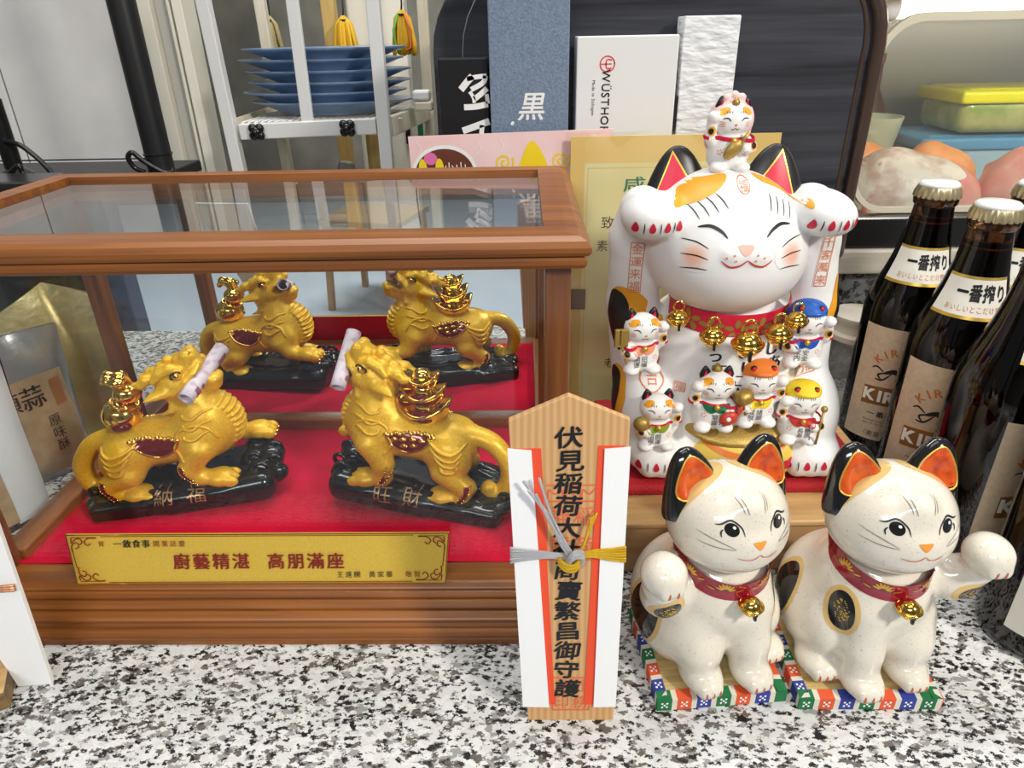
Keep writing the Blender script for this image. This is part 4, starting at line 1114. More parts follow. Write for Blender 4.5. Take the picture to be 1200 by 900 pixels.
# face
for y in (-1, 1):
    b = MB(); stroke(b, FB(), [(y*1.2+hx+.12, 18.05), (y*1.6+hx+.12, 18.45), (y*2.2+hx+.12, 18.7), (y*2.9+hx+.12, 18.6)], .2); b.build('smiling_eye', M['black_line'], bb)
    b = MB()
    for k, dz in enumerate((1.0, 0, -1.0)): stroke(b, FB(), [(y*2.25+hx+.1, 16.75+dz*.65), (y*2.95+hx+.1, 16.95+dz*.8), (y*3.8+hx+.1, 16.95+dz*.9)], .08)
    for k in range(4):
        if y < 0: stroke(b, FB(), [(-3.3+.55*k+hx, 19.75+.22*k), (-2.95+.55*k+hx, 19.45+.22*k), (-2.65+.55*k+hx, 19.0+.22*k)], .07)
        else: stroke(b, FB(), [(1.75+.48*k+hx, 20.3-.18*k), (1.75+.47*k+hx, 19.9-.18*k), (1.68+.45*k+hx, 19.4-.18*k)], .07)
    b.build('whisker', M['black_line'], bb)
    ctr = FB(.03).at(y*3.05+hx+.1, 16.85); b = MB(); patch(b, FB(.025), oval(y*3.05+hx+.1, 16.85, 1.25, 1.0), 8)
    b.build('cheek_blush', airbrush('blush_airbrush', (.83, .82, .80), (.80, .44, .31), tuple(x*S for x in ctr), .0115), bb)
b = MB(); patch(b, FB(.05), [(p[0]+hx+.0, p[1]+17.45) for p in blob([(-.5, .2), (0, .27), (.5, .2), (.25, -.2), (0, -.32), (-.25, -.2)], 6)], 5); b.build('nose', M['pink'], bb)
b = MB(); stroke(b, FB(), [(-1.55+hx+.1, 16.75), (-1.0+hx+.1, 16.4), (-.4+hx+.1, 16.5), (hx+.1, 16.85)], .13); stroke(b, FB(), [(hx+.1, 16.85), (.5+hx+.1, 16.5), (1.1+hx+.1, 16.4), (1.65+hx+.1, 16.75)], .13); b.build('mouth', M['brick'], bb)
b = MB()
for y in (-1, 1):
    for (x, z) in ((.7, 17.15), (1.15, 16.95), (.6, 16.8)): patch(b, FB(.05), oval(y*x+hx, z, .07, .07, 0, 8), 1, 8)
b.build('whisker_dots', M['print_orange'], bb)
b = MB(); write(b, FB(.05), '福', hx+.15, 20.75, .6, vertical=True); stroke(b, FB(.05), [(hx+.15+.38*math.cos(a), 20.8+.42*math.sin(a)) for a in np.linspace(0, 6.4, 14)], .05, False); b.build('forehead_print', M['print_orange'], bb, smooth=False)
# toes and claws
b = MB(); bl = MB()
def toes(xs, z):
    for i, x in enumerate(xs):
        if i % 2 == 0: patch(b, FB(.05), [(p[0]+x, p[1]+z) for p in blob([(0, .38), (.2, 0), (.12, -.28), (-.12, -.28), (-.2, 0)], 4)], 3)
        else: stroke(bl, FB(.05), [(x, z+.35), (x, z), (x, z-.4)], .07)
for y in (-1, 1):
    ax = (6.6 if y < 0 else 5.7)-.7
    toes([y*ax+SH*18.6+d for d in (-1.3, -.8, -.3, .2, .65, 1.1, 1.45)], 18.55)
    toes([y*(5.75 if y < 0 else 4.95)+SH*1.3+d for d in (-1.75, -1.15, -.55, .05, .65, 1.25, 1.85)], 1.5)
b.build('claws', M['matte_red'], bb); bl.build('toe_lines', M['black_line'], bb)
# side patches black and amber
def sidepatch(poly, frame, black):
    b = MB(); patch(b, frame, blob(poly, 6), 8); o = b.build('amber_patch', M['amber'], bb)
    b = MB(); patch(b, frame, blob(black, 6), 8, extra=.03); b.build('black_patch', M['matte_black'], o)
fl = facing(B, (-.62, -.78, 0), (-7.6, -1, 0), off=.04)
sidepatch([(-1.6, 13.2), (-.2, 13.4), (.6, 12.6), (.7, 11.6), (1.5, 10.8), (1.5, 9.4), (.6, 8.7), (-.8, 8.6), (-1.8, 10.5)],
          fl, [(-1.8, 13.0), (-.9, 13.1), (-.3, 12.3), (-.2, 11.4), (.6, 10.6), (.5, 9.5), (-.3, 8.8), (-1.2, 8.7), (-2.0, 10.5)])
sidepatch([(-1.5, 7.2), (-.1, 7.1), (.6, 5.8), (.5, 4.4), (.9, 3.0), (.1, 1.9), (-1.2, 2.4), (-1.7, 4.8)], fl, [(-1.7, 7.0), (-.7, 6.9), (-.2, 5.8), (-.4, 4.4), (-.5, 3.0), (-1.3, 2.6), (-1.9, 4.8)])
fr_ = facing(B, (.62, -.78, 0), (5.2, -1, .6), off=.04)
sidepatch([(.7, 13.4), (1.3, 13.2), (1.6, 11.5), (.9, 9.8), (.1, 9.6), (-.2, 10.4), (.3, 11.8)], fr_, [(1.1, 12.6), (1.7, 12.6), (1.8, 11.0), (1.0, 9.9), (.6, 10.2), (.9, 11.4)])
# collar
b = MB(); band(b, neckb, (SH*11.4+HX*.7, -1.0, 12.25), (-.02, -.2, 1), .8, .2, 12, 180, 360, 60); col = b.build('collar', M['matte_red'], bb); cbv = mesh_bvh(col)
for k, a in enumerate((-58, -30, 2, 30, 58)):
    b = MB(); f2 = facing(cbv, (math.sin(R(a)), -math.cos(R(a)), 0), (SH*11.4+HX*.7, -1.0, 12.25-.2*4.9*math.cos(R(a))), off=.03)
    for q in range(5):
        an = R(90+72*q); patch(b, f2, [(p[0]+.55*math.cos(an), p[1]+.5*math.sin(an)) for p in oval(0, 0, .34, .2, math.degrees(an), 12)], 2, 12)
    b.build('gold_flower', M['old_gold'], col)
BELL = [((-5.6, -4.7, 12.45), .68), ((-3.5, -5.8, 11.6), .76), ((-1.3, -6.2, 11.2), .94), ((.7, -5.9, 11.75), .8), ((2.0, -5.2, 12.4), .68)]
for c, r_ in BELL: bell(col, c, r_, M['gold_chrome'])
# prints on the breast and knees
b = MB()
for cx_, txt, z in ((-2.0, 'ってこい', 9.6), (-.1, 'いいこと', 9.9), (1.75, 'しあわせ', 10.1)):
    for i, ch in enumerate(txt):
        for ox in (0, .04, .08): write(b, FB(.05+ox*.1), ch, cx_+SH*9+(.28*math.sin(i*2))-.22*i*(cx_ < -2)+ox, z-i*.98, 1.05, vertical=True, slant=.15)
b.build('brush_lettering', M['ink'], bb, smooth=False)
def framed(x, z, w_, h_, txt, cols, round_=False):
    b = MB(); f_ = FB(.05)
    if round_: stroke(b, f_, [(x+p[0], z+p[1]) for p in blob([(0, h_*.55), (w_*.35, h_*.3), (w_*.3, h_*.05), (w_*.55, -h_*.3), (0, -h_*.55), (-w_*.55, -h_*.3), (-w_*.3, h_*.05), (-w_*.35, h_*.3)], 4)+[(0, h_*.55)]], .1, False, n=1)
    else: stroke(b, f_, [(x-w_/2, z-h_/2), (x+w_/2, z-h_/2)], .06, False); stroke(b, f_, [(x-w_/2, z+h_/2), (x+w_/2, z+h_/2)], .06, False); stroke(b, f_, [(x-w_/2, z-h_/2), (x-w_/2, z+h_/2)], .06, False); stroke(b, f_, [(x+w_/2, z-h_/2), (x+w_/2, z+h_/2)], .06, False)
    n = len(txt)//cols; sz = min(h_/n*.95, w_/cols*.95)*(.8 if round_ else 1)
    for i, ch in enumerate(txt): write(b, f_, ch, x+w_/2-(i//n+.5)*w_/cols, z+(h_/2-(i % n+.5)*h_/n)*(.8 if round_ else 1), sz, vertical=True)
    b.build('orange_print', M['print_orange'], bb, smooth=False)
framed(-8.1, 15.0, .85, 3.6, '金運来福', 1); framed(4.65, 15.3, .8, 3.6, '千客萬来', 1)
framed(-6.7, 7.9, 1.5, 2.4, '大吉', 1, True); framed(4.0, 8.6, 1.8, 1.9, '来福笑門', 2); framed(2.5, 9.7, .5, 1.2, '招福', 1); framed(-4.8, 6.9, .7, .7, '福', 1)
# treasure between the feet
tr_ = SDF((-7, -9, -.3), (7, 0, 7.5), .16)
tr_.ell((-.2, -3.1, 1.6), (4.1, 3.0, 2.6), None, .3).ell((2.4, -3.9, 1.6), (1.6, 1.9, 1.9), None, .5)
tr_.flat(.02); bag = tr_.build('treasure_bag', M['yellow'], bigc, shear=0)
tr_ = SDF((-7, -8.5, 2), (7, 0, 7.5), .14)
tr_.ell((-.2, -3.0, 4.0), (4.3, 2.9, .75), rotm(22, 0, 0), .2)
for (x, z, r_) in ((-3.2, 4.9, 1.0), (-1.8, 4.6, 1.2), (.4, 3.7, 1.6), (2.6, 4.0, 1.2), (3.6, 4.6, .9)): tr_.ell((x, -3.1+(z-4.2)*1.3-.6, z-.05), (r_, .8, .35), rotm(30, 0, 0), .12)
gold = tr_.build('gold_coins', M['old_gold'], bag)
b = MB(); fb = Frame((0, 0, 0), (1, 0, 0), (0, 0, 1), BVHTree.FromPolygons([tuple(v.co/S) for v in bag.data.vertices], [tuple(p.vertices) for p in bag.data.polygons]), .05)
stroke(b, fb, [(-3.9, 3.6), (-2.6, 2.9), (-.6, 2.4), (1.6, 2.5), (3.2, 3.2)], .42); b.build('orange_hem', M['orange'], bag)
b = MB()
for q in range(5): an = R(72*q); patch(b, fb, [(p[0]+3.1+.3*math.cos(an), p[1]+1.55+.3*math.sin(an)) for p in oval(0, 0, .25, .2, math.degrees(an), 10)], 2, 10)
b.build('red_flower', M['matte_red'], bag)

# the small cats riding on it
def mini_mesh(g):
    s = SDF((-2.4, -2.0, -.1), (2.4, 2.0, 5.0), .075)
    s.ell((0, .1, 1.1), (1.35, 1.1, 1.3), None, .2).ell((0, -.1, 1.9), (1.0, .85, .9), None, .3)
    for y in (-1, 1): s.ell((y*.75, -.75, .35), (.55, .6, .36), None, .12)
    s.chain([(g*1.0, -.1, 1.8), (g*1.35, -.35, 2.2), (g*1.3, -.5, 3.2)], [.42, .36, .34], .15); s.ell((g*1.28, -.7, 3.4), (.42, .45, .36), None, .12)
    s.chain([(-g*.9, -.4, 1.9), (-g*1.15, -.85, 1.6), (-g*.8, -1.1, 1.55)], [.4, .36, .34], .15)
    s.ell((0, -.15, 3.15), (1.22, 1.0, 1.05), None, .1)
    s.flat(0); return s
_mini = {}
def mini(loc, rz, g, bib, hat, hatcol, held, txt, sc_=1.0):
    if g not in _mini:
        s = mini_mesh(g); o = s.build('small_cat', M['matte'], bigc, smooth=2); _mini[g] = (s.bvh, o.data)
    else: o = bpy.data.objects.new('small_cat', _mini[g][1]); C.objects.link(o); o.parent = bigc
    o.location = Vector(loc)*S; o.rotation_euler = (0, 0, R(rz)); o.scale = (sc_,)*3
    bv = _mini[g][0]; F = Frame((0, 0, 0), (1, 0, 0), (0, 0, 1), bv, .02)
    b = MB()
    for y in (-1, 1):
        stroke(b, F, [(y*.32, 3.15), (y*.5, 3.33), (y*.8, 3.3)], .07)
        for k in range(3): stroke(b, F, [(y*(.25+.14*k), 3.75), (y*(.28+.15*k), 3.6)], .04)
    stroke(b, F, [(-.26, 2.72), (-.12, 2.66), (0, 2.76)], .05); stroke(b, F, [(0, 2.76), (.12, 2.66), (.26, 2.72)], .05)
    b.build('face_lines', M['black_line'], o)
    b = MB()
    for y in (-1, 1):
        for k in range(3): stroke(b, F, [(y*.62, 2.85+.1*k), (y*.95, 2.84+.15*k)], .045)
    patch(b, F, oval(0, 2.93, .1, .07, 0, 10), 2, 10)
    b.build('orange_face_marks', M['print_orange'], o)
    if hat != 'full':
        for y in (-1, 1):
            e = MB(); e.ball((0, 0, 0), (.42, .2, .62), 12); 
            e.v = [(p[0]*(1-.55*max(0, p[2]/.62))+y*.72+.1*y*p[2], p[1]-.05, p[2]+3.95) for p in e.v]; eo = e.build('ear', M['matte_black'], o)
            e = MB(); e.prism([(-.2, -.28), (.2, -.28), (.03*y, .36)], 0, .03, (y*.74, -.25, 3.98)); e.build('ear_lining', M['matte_red'], eo, smooth=False)
            e = MB(); patch(e, F, oval(y*.7, 3.72, .38, .18, -y*28, 16), 3, 16); e.build('amber_patch', M['amber'], o)
    b = MB(); band(b, bv, (0, -.1, 2.28), (0, -.25, 1), .13, .06, 4, 180, 360, 24, 2); b.build('collar', M['matte_red'], o)
    if bib:
        b = MB(); patch(b, Frame((0, 0, 0), (1, 0, 0), (0, 0, 1), bv, .07), blob([(-.85, 2.15), (0, 2.02), (.85, 2.15), (.7, 1.7), (.3, 1.5), (0, 1.62), (-.3, 1.5), (-.7, 1.7)], 4), 4); b.build('bib', M[bib], o)
    b = MB().ball((0, -1.12, 2.0), .2, 12); b.build('bell', M['gold_leaf'], o)
    for (x, z, a) in ((-g*1.28, 1.75, 0), (g*1.35, 2.55, 0)):
        b = MB(); patch(b, F, oval(x, z, .26, .3), 3); q = b.build('amber_spot', M['amber'], o); b = MB(); patch(b, F, oval(x+.05*g, z, .16, .19), 3, extra=.02); b.build('black_spot', M['matte_black'], q)
    b = MB()
    for i, ch in enumerate(txt): write(b, F, ch, .25-.5*(i//2)+.2*(-g), 1.22-.42*(i % 2), .44, vertical=True)
    b.build('lettering', M['ink'], o, smooth=False)
    b = MB()
    for (x, z) in ((-.75, 1.3), (.8, 1.25)):
        for q in range(5): an = R(72*q); patch(b, F, oval(x+.13*math.cos(an), z+.13*math.sin(an), .05, .05, 0, 6), 1, 6)
    b.build('flower_print', M['print_orange'], o)
    if hat == 'full':                         # a fish or cloth cap
        s = SDF((-2, -2, 2.6), (2, 2, 5.2), .07); s.ell((0, .1, 3.8), (1.24, 1.05, .85), rotm(-14, 0, 0), .1).ell((.1, -.7, 3.95), (.8, .5, .25), None, .2).ell((.95, .3, 3.4), (.35, .5, .5), None, .15).ell((-.95, .3, 3.4), (.35, .5, .5), None, .15)
        s.ell((0, -1.3, 3.0), (1.05, 1.0, .8), None, .05, 'sub'); h = s.build('cap', M[hatcol], o)
        for y in (-1, 1):
            b = MB().ball((y*.62, -.62, 4.25), (.22, .16, .2), 12); q = b.build('cap_eye', M['matte_black'], h)
            b = MB().ball((y*.64, -.75, 4.25), (.15, .12, .14), 10); b.build('cap_eye_red', M['matte_red'], q)
    elif hat == 'crown': MB().lathe([(0, 0), (.3, .02), (.36, .2), (.2, .42), (.1, .55), (0, .62)], 12, (0, 0, 4.1)).build('gold_crown', M['old_gold'], o)
    elif hat == 'hood':
        s = SDF((-2, -2, 1), (2, 2, 5.2), .07); s.ell((0, .25, 3.1), (1.45, 1.05, 1.4), None, .1).ell((0, .45, 1.9), (1.5, 1.0, 1.1), None, .3); s.ell((0, -1.1, 3.1), (1.15, 1.1, 1.1), None, .08, 'sub').ell((0, -1.2, 1.6), (1.15, 1.3, 1.2), None, .08, 'sub')
        for (x, z) in ((-.45, 4.4), (0, 4.55), (.45, 4.4)): s.ell((x, .0, z), (.3, .3, .3), None, .08)
        h = s.build('pink_veil', M['ears_pink'], o)
        MB().lathe([(0, 0), (.22, .02), (.26, .15), (.1, .4), (0, .45)], 12, (0, -.55, 4.05)).build('gold_crown', M['old_gold'], h)
    hp = (-g*.95, -1.25, 1.75)
    if held == 'mallet': b = MB().lathe([(0, -.5), (.48, -.48), (.55, -.2), (.55, .2), (.48, .48), (0, .5)], 16, (-g*1.15, -1.0, 2.35), rotm(0, 80, 20)); b.tube([(-g*1.15, -1.05, 2.2), (-g*.95, -1.3, 1.2)], .1, 8); b.build('gold_mallet', M['old_gold'], o)
    if held == 'rake': b = MB().box((-g*1.55, -.75, 2.75), (.45, .14, .62)); b.box((-g*1.55, -.95, 2.9), (.1, .08, .5)); b.tube([(-g*1.5, -.8, 2.2), (-g*1.2, -1.1, 1.0)], .09, 8); b.build('gold_rake', M['old_gold'], o, smooth=False, bevel=.06)
    if held == 'fish': b = MB().ball((hp[0]*.8, -1.3, 1.3), (.62, .3, .5), 14, rotm(0, -25, 0)); b.ball((hp[0]*1.5, -1.15, 1.75), (.22, .12, .42), 10, rotm(0, 25, 0)); q = b.build('red_fish', M['brick'], o); MB().ball((hp[0]*.72, -1.56, 1.35), (.17, .08, .17), 10).build('fish_eye', M['paper'], q)
    if held == 'staff': b = MB().tube([(-g*1.15, -1.2, 2.9), (-g*1.0, -1.35, .4)], .09, 8); b.ball((-g*1.18, -1.15, 3.05), .24, 10); b.build('gold_staff', M['old_gold'], o)
    if held == 'lute': b = MB().ball((0, -1.15, 1.5), (.75, .22, .42), 14, rotm(0, -45, 0)); b.tube([(.4, -1.15, 1.9), (.9, -1.1, 2.5)], .13, 8); b.build('gold_lute', M['old_gold'], o)
    if held == 'ball': b = MB().ball((-g*1.2, -1.0, 2.3), (.58, .5, .56), 16); b.build('gold_sack', M['old_gold'], o)
    if held == 'bow': b = MB().ball((hp[0]-.2, -1.35, 1.55), (.3, .14, .22), 10); b.ball((hp[0]+.25, -1.35, 1.6), (.3, .14, .24), 10); b.ball((hp[0], -1.4, 1.2), (.14, .12, .36), 10); b.build('red_bow', M['brick'], o)
    return o
def mini_at(x, z, z0, *a, **k):      # seat it where the big cat's surface carries it
    mini((x, z, z0), *a, **k)
mini_at(-2.55, -.9, 21.2, 0, -1, None, 'hood', None, 'lute', '', sc_=1.0)
mini_at(-7.9, -4.3, 8.6, 8, 1, 'salmon', None, None, 'rake', '招福開運')
mini_at(-6.5, -4.7, 2.75, 2, 1, 'olive', None, None, 'ball', '開運招福')
mini_at(-2.6, -4.7, 4.25, 0, -1, 'green', 'crown', None, 'fish', '商売繁盛', sc_=1.05)
mini_at(.35, -4.6, 4.55, 0, 1, 'lemon', 'full', 'orange', 'mallet', '諸願成就', sc_=1.05)
mini_at(3.5, -4.8, 3.2, -4, -1, 'brick', 'full', 'lemon', 'staff', '無病長寿')
mini_at(3.2, -3.9, 8.75, -8, 1, 'blue', 'full', 'blue', None, '安全家内')

# ------------------------------------------------------------------ beer bottles
M['bottle_glass'] = mat('brown_bottle_glass', (.11, .042, .015), .03, 0, 0, 1.0, 1.5)
M['beer'] = mat('dark_beer', (.010, .0045, .002), .06, 0, .6)
M['beer_line'] = mat('amber_liquid_line', (.55, .20, .04), .2)
M['label_kraft'] = mat('matt_gold_label', (.66, .51, .35), .42, .15, noise=(260, (.60, .46, .31), .4, .6))
M['label_white'] = mat('cream_label', (.80, .77, .68), .45)
M['label_copper'] = mat('copper_print', (.62, .20, .04), .35, .3)
M['banner'] = mat('bronze_banner', (.32, .16, .05), .3, .5)
M['cap_white'] = mat('white_crown_cap', (.80, .80, .76), .3, 0, .3)
M['cap_gold'] = mat('gold_crimp', (.66, .55, .33), .28, .8)
M['slate'] = mat('slate_blue_print', (.055, .065, .11), .4)
class Cyl:
    """wrap round a bottle of radius r(z), starting at direction phi"""
    def __init__(s, phi, rf, off): s.phi = R(phi); s.rf = rf; s.off = off; s.R = rf(8)
    def at(s, a, b, extra=0):
        r_ = s.rf(b)+s.off+extra; an = s.phi+a/s.R
        return Vector((r_*math.cos(an), r_*math.sin(an), b))
PROF = [(2.9, 0), (3.25, .25), (3.4, .8), (3.4, 13.2), (3.36, 13.9), (3.2, 14.8), (2.9, 15.8), (2.5, 16.9), (2.12, 18.1), (1.82, 19.4), (1.6, 20.7), (1.45, 21.9), (1.42, 22.3), (1.58, 22.45), (1.62, 22.9), (1.5, 23.15), (1.38, 23.3)]
def rad(z):
    for (r0, z0), (r1, z1) in zip(PROF, PROF[1:]):
        if z0 <= z <= z1: return r0+(r1-r0)*(z-z0)/max(z1-z0, 1e-6)
    return PROF[-1][0]
def bottle(loc, phi, label, kind='gold', a_left=-3.3):
    t = thing('beer_bottle', label, 'bottle', loc, 0, 'brown beer bottles')
    g = MB().lathe(PROF, 48).build('glass_bottle', M['bottle_glass'], t, sharp=50)
    inner = [(0, .35)]+[(max(r_-.28, .1), z) for r_, z in PROF if .5 < z < 20.8]+[(1.28, 21.0), (0, 21.0)]
    MB().lathe(inner, 40).build('beer', M['beer'], t, sharp=50)
    MB().lathe([(1.22, 21.02), (1.30, 21.02), (1.30, 21.16), (1.22, 21.16), (1.22, 21.02)], 32).build('liquid_line', M['beer_line'], t)
    cap = MB(); n = 84; v = []
    for (r_, z, k) in ((1.62, 22.95, .09), (1.60, 23.35, .06), (1.5, 23.75, .0), (1.4, 23.98, 0)):
        v.append([((r_+k*math.cos(21*2*math.pi*i/n))*math.cos(2*math.pi*i/n), (r_+k*math.cos(21*2*math.pi*i/n))*math.sin(2*math.pi*i/n), z) for i in range(n)])
    cap.add(sum(v, []), [(j*n+i, j*n+(i+1) % n, (j+1)*n+(i+1) % n, (j+1)*n+i) for j in range(3) for i in range(n)])
    co = cap.build('crown_cap', M['cap_gold'], t)
    MB().lathe([(1.5, 23.75), (1.42, 23.98), (1.25, 24.12), (0, 24.2)], 40).build('cap_top', M['cap_white'], co)
    cy = Cyl(phi, rad, .02)
    def sheet(name, a0, a1, z0, z1, mt, par, off=.02):
        c = Cyl(phi, rad, off); b = MB(); b.grid(lambda i, j: c.at(a0+(a1-a0)*i, z0+(z1-z0)*j), 30, 10); return b.build(name, mt, par)
    if kind == 'gold':
        lb = sheet('body_label', a_left, 5.2, 2.4, 12.8, M['label_kraft'], t)
        nl = sheet('neck_label', -3.6, 3.6, 16.4, 19.3, M['label_white'], t)
        b = MB(); c = Cyl(phi, rad, .035); b.grid(lambda i, j: c.at(-3.6+7.2*i, 19.12+.18*j), 30, 1); b.build('gold_edge', M['gold_leaf'], nl); b = MB(); b.grid(lambda i, j: c.at(-3.6+7.2*i, 16.4+.22*j), 30, 1); b.build('gold_edge', M['gold_leaf'], nl)
        fr = Cyl(phi, rad, .03); b = MB()
        [write(b, fr, '一番搾り', .75+ox, 18.2+oy, 1.25, pitch=1.3, extra=.01+ox*.08+abs(oy)*.05) for ox, oy in ((0, 0), (.07, 0), (.03, .06), (.03, -.04))]; b.build('black_lettering', M['ink'], nl, smooth=False)
        b = MB(); write(b, fr, 'おいしいとこだけ搾り', .45, 17.1, .5, pitch=.56); b.build('small_lettering', M['label_copper'], nl, smooth=False)
        b = MB()
        for i, ch in enumerate("KIRIN'S"):
            an = 140-i*16.5; [write(b, fr, ch, 2.35*math.cos(R(an))+.2+ox, 8.5+2.4*math.sin(R(an)), .95, rot=an-90, extra=.01+ox*.1) for ox in (0, .06)]
        b.build('arched_lettering', M['label_copper'], lb, smooth=False)
        b = MB()
        for ln, w_ in (([(-.9, 8.8), (-.2, 9.1), (.6, 8.95), (1.2, 9.5)], .45), ([(-.7, 8.9), (-1.3, 8.6), (-1.0, 8.2)], .16), ([(-.3, 8.9), (-.9, 8.2), (-1.5, 8.2)], .16), ([(.6, 8.9), (.9, 8.4), (.4, 8.1)], .16), ([(.9, 9.1), (1.6, 8.7), (1.4, 8.2)], .16), ([(1.1, 9.3), (1.5, 10.0), (1.9, 9.9)], .22), ([(-.9, 8.9), (-1.5, 9.3), (-1.9, 9.1)], .14), ([(1.0, 9.8), (.6, 10.2)], .14)):
            stroke(b, fr, ln, w_)
        b.build('galloping_beast_emblem', M['ink'], lb, smooth=False)
        bn = MB(); bn.add([fr.at(-2.2+4.4*i/16, z+.25*math.cos((i/16-.5)*2.6)-.2, .01) for z in (5.8, 7.5) for i in range(17)], [(i, i+1, i+18, i+17) for i in range(16)]); bo = bn.build('banner', M['banner'], lb)
        b = MB(); write(b, fr, 'KIRIN', 0, 6.72, 1.4, bold=.045, extra=.03); b.build('banner_lettering', M['label_white'], bo, smooth=False)
        b = MB(); [write(b, fr, '一番搾り', ox, 4.95, .62, pitch=.75, extra=.01+ox*.2) for ox in (0, .04)]
        write(b, fr, 'Brewed using only the finest', 0, 4.3, .25); write(b, fr, 'part of the brewing process', 0, 4.0, .25); write(b, fr, '〈麦芽100%〉', 0, 3.0, .55)
        b.build('black_lettering', M['ink'], lb, smooth=False)
    else:
        lb = sheet('body_label', -2.6, 5, 1.9, 10.5, M['label_white'], t)
        b = MB(); fr = Cyl(phi, rad, .035); patch(b, fr, [(-2.6, 6.2), (.2, 7.1), (3.2, 7.1), (3.2, 5.3), (.2, 5.4)], 4); b.build('slate_emblem', M['slate'], lb)
    return t
cam_dir = lambda x, y: math.degrees(math.atan2(-y, -x))
bottle((32.2, 55.3, 0), cam_dir(32.2, 55.3)+6, 'brown beer bottle with gold label, farthest back of the three nearest the large cat')
bottle((32.3, 48.0, 0), cam_dir(32.3, 48.0)+4, 'brown beer bottle with gold label and full white cap, second back from the glazed cat')
bottle((39.4, 54.6, 0), cam_dir(39.4, 54.6)+16, 'brown beer bottle behind the others, cut off by the photo edge', a_left=-3.6)
bottle((31.6, 40.6, 0), cam_dir(31.6, 40.6)+62, 'brown beer bottle with its label turned away, right behind the raised glazed paw', a_left=-3.2)
bottle((32.4, 32.9, 0), cam_dir(32.4, 32.9)+20, 'dark bottle with white label and slate blue point, nearest at the photo edge', 'white')

# ------------------------------------------------------------------ gift boxes, leaflet and certificate behind the case
M['box_black'] = mat('black_card', (.010, .010, .012), .35)
M['box_blue'] = mat('blue_grey_card', (.19, .25, .34), .5, noise=(500, (.13, .18, .26), .35, .65), bump=(600, .6))
M['box_white'] = mat('white_card', (.74, .74, .73), .5)
M['box_embossed'] = mat('white_embossed_card', (.74, .75, .77), .45)
t_ = M['box_embossed'].node_tree; b_ = t_.nodes['Principled BSDF']; n_ = t_.nodes.new('ShaderNodeTexNoise'); n_.inputs['Scale'].default_value = 1; n_.inputs['Detail'].default_value = 2
m_ = t_.nodes.new('ShaderNodeMapping'); m_.inputs['Scale'].default_value = (60, 60, 160); m_.inputs['Rotation'].default_value = (0, .35, 0); c_ = t_.nodes.new('ShaderNodeTexCoord'); p_ = t_.nodes.new('ShaderNodeBump'); p_.inputs['Distance'].default_value = .004; p_.inputs['Strength'].default_value = 1
t_.links.new(c_.outputs['Object'], m_.inputs[0]); t_.links.new(m_.outputs[0], n_.inputs[0]); t_.links.new(n_.outputs['Fac'], p_.inputs['Height']); t_.links.new(p_.outputs[0], b_.inputs['Normal'])
M['white_ink'] = mat('white_print', (.82, .82, .80), .5)
M['red_ink'] = mat('red_print', (.70, .06, .05), .5)
M['pink_card'] = mat('pink_card', (.80, .52, .52), .4, noise=(14, (.84, .64, .63), .35, .65))
M['pink_petal'] = mat('pale_pink_print', (.86, .70, .70), .4)
M['brown_print'] = mat('brown_print', (.13, .035, .02), .45)
M['magenta'] = mat('magenta_print', (.72, .16, .40), .45)
M['cert_cream'] = mat('certificate_paper', (.74, .66, .34), .4, noise=(6, (.76, .70, .44), .35, .65))
M['cert_edge'] = mat('certificate_border', (.78, .55, .20), .4)
M['green_ink'] = mat('green_print', (.03, .20, .13), .5)
M['sleeve'] = pane_glass('clear_sleeve', (.98, .98, .96), .06, .0, 1.0)
def gift_box(name, label, x0, x1, y0, y1, h, mt):
    t = thing(name, label, 'box', ((x0+x1)/2, (y0+y1)/2, 0))
    hx, hy = (x1-x0)/2, (y1-y0)/2
    base = MB().box((0, 0, h*.42), (hx-.06, hy-.06, h*.42)).build('box_base', mt, t, smooth=False, bevel=.06)
    lid = MB().span((-hx, -hy, .4), (hx, hy, h)).build('box_lid', mt, t, smooth=False, bevel=.1)
    return t, lid, Frame((-hx, -hy, 0), (1, 0, 0), (0, 0, 1), None, .02)
t, lid, fr = gift_box('knife_box', 'tall black box with white brush writing, left of the blue box', -7.05, -2.95, 62, 65, 33.2, M['box_black'])
def zz(p): return ((p[0]/4.5+480-513)*.0697, 33.1-(p[1]/4.5-70)*.0659)
b = MB()
for ln, w_ in (([(265, 470), (300, 430), (330, 400)], .75), ([(300, 415), (350, 405), (405, 400)], .5), ([(398, 400), (385, 435), (320, 470)], .55), ([(312, 480), (330, 510), (335, 540)], .4), ([(335, 520), (370, 495), (405, 465)], .6), ([(278, 562), (340, 560), (408, 548)], .65), ([(402, 495), (408, 545)], .45),
               ([(265, 690), (330, 668), (412, 640)], .75), ([(372, 660), (368, 700), (362, 760)], .55)):
    stroke(b, fr, [zz(p) for p in ln], w_*.72, False)
b.build('brush_lettering', M['white_ink'], lid, smooth=False)
t, lid, fr = gift_box('knife_box', 'tallest box, blue grey textured card with thin white brush writing', -2.8, 3.65, 61.3, 65, 39.5, M['box_blue'])
b = MB()
for ox, oy in ((0, 0), (.07, 0), (.03, .06)): write(b, fr, '黒', 3.45+ox, 29.5+oy, 2.3, vertical=True, slant=.2, extra=.01+ox*.1+oy*.05)
stroke(b, fr, [(1.7, 28.3), (1.9, 28.15)], .35); stroke(b, fr, [(3.9, 27.4), (3.8, 26.2), (3.9, 24.5)], .3); stroke(b, fr, [(2.4, 26.3), (3.6, 26.6), (5.2, 26.5)], .3)
b.build('brush_lettering', M['white_ink'], lid, smooth=False)
t, lid, fr = gift_box('knife_box', 'smooth white box with red round logo and sideways black lettering', 4.3, 12.5, 62, 65.2, 34.6, M['box_white'])
b = MB(); cx, cz = 2.5, 32.55
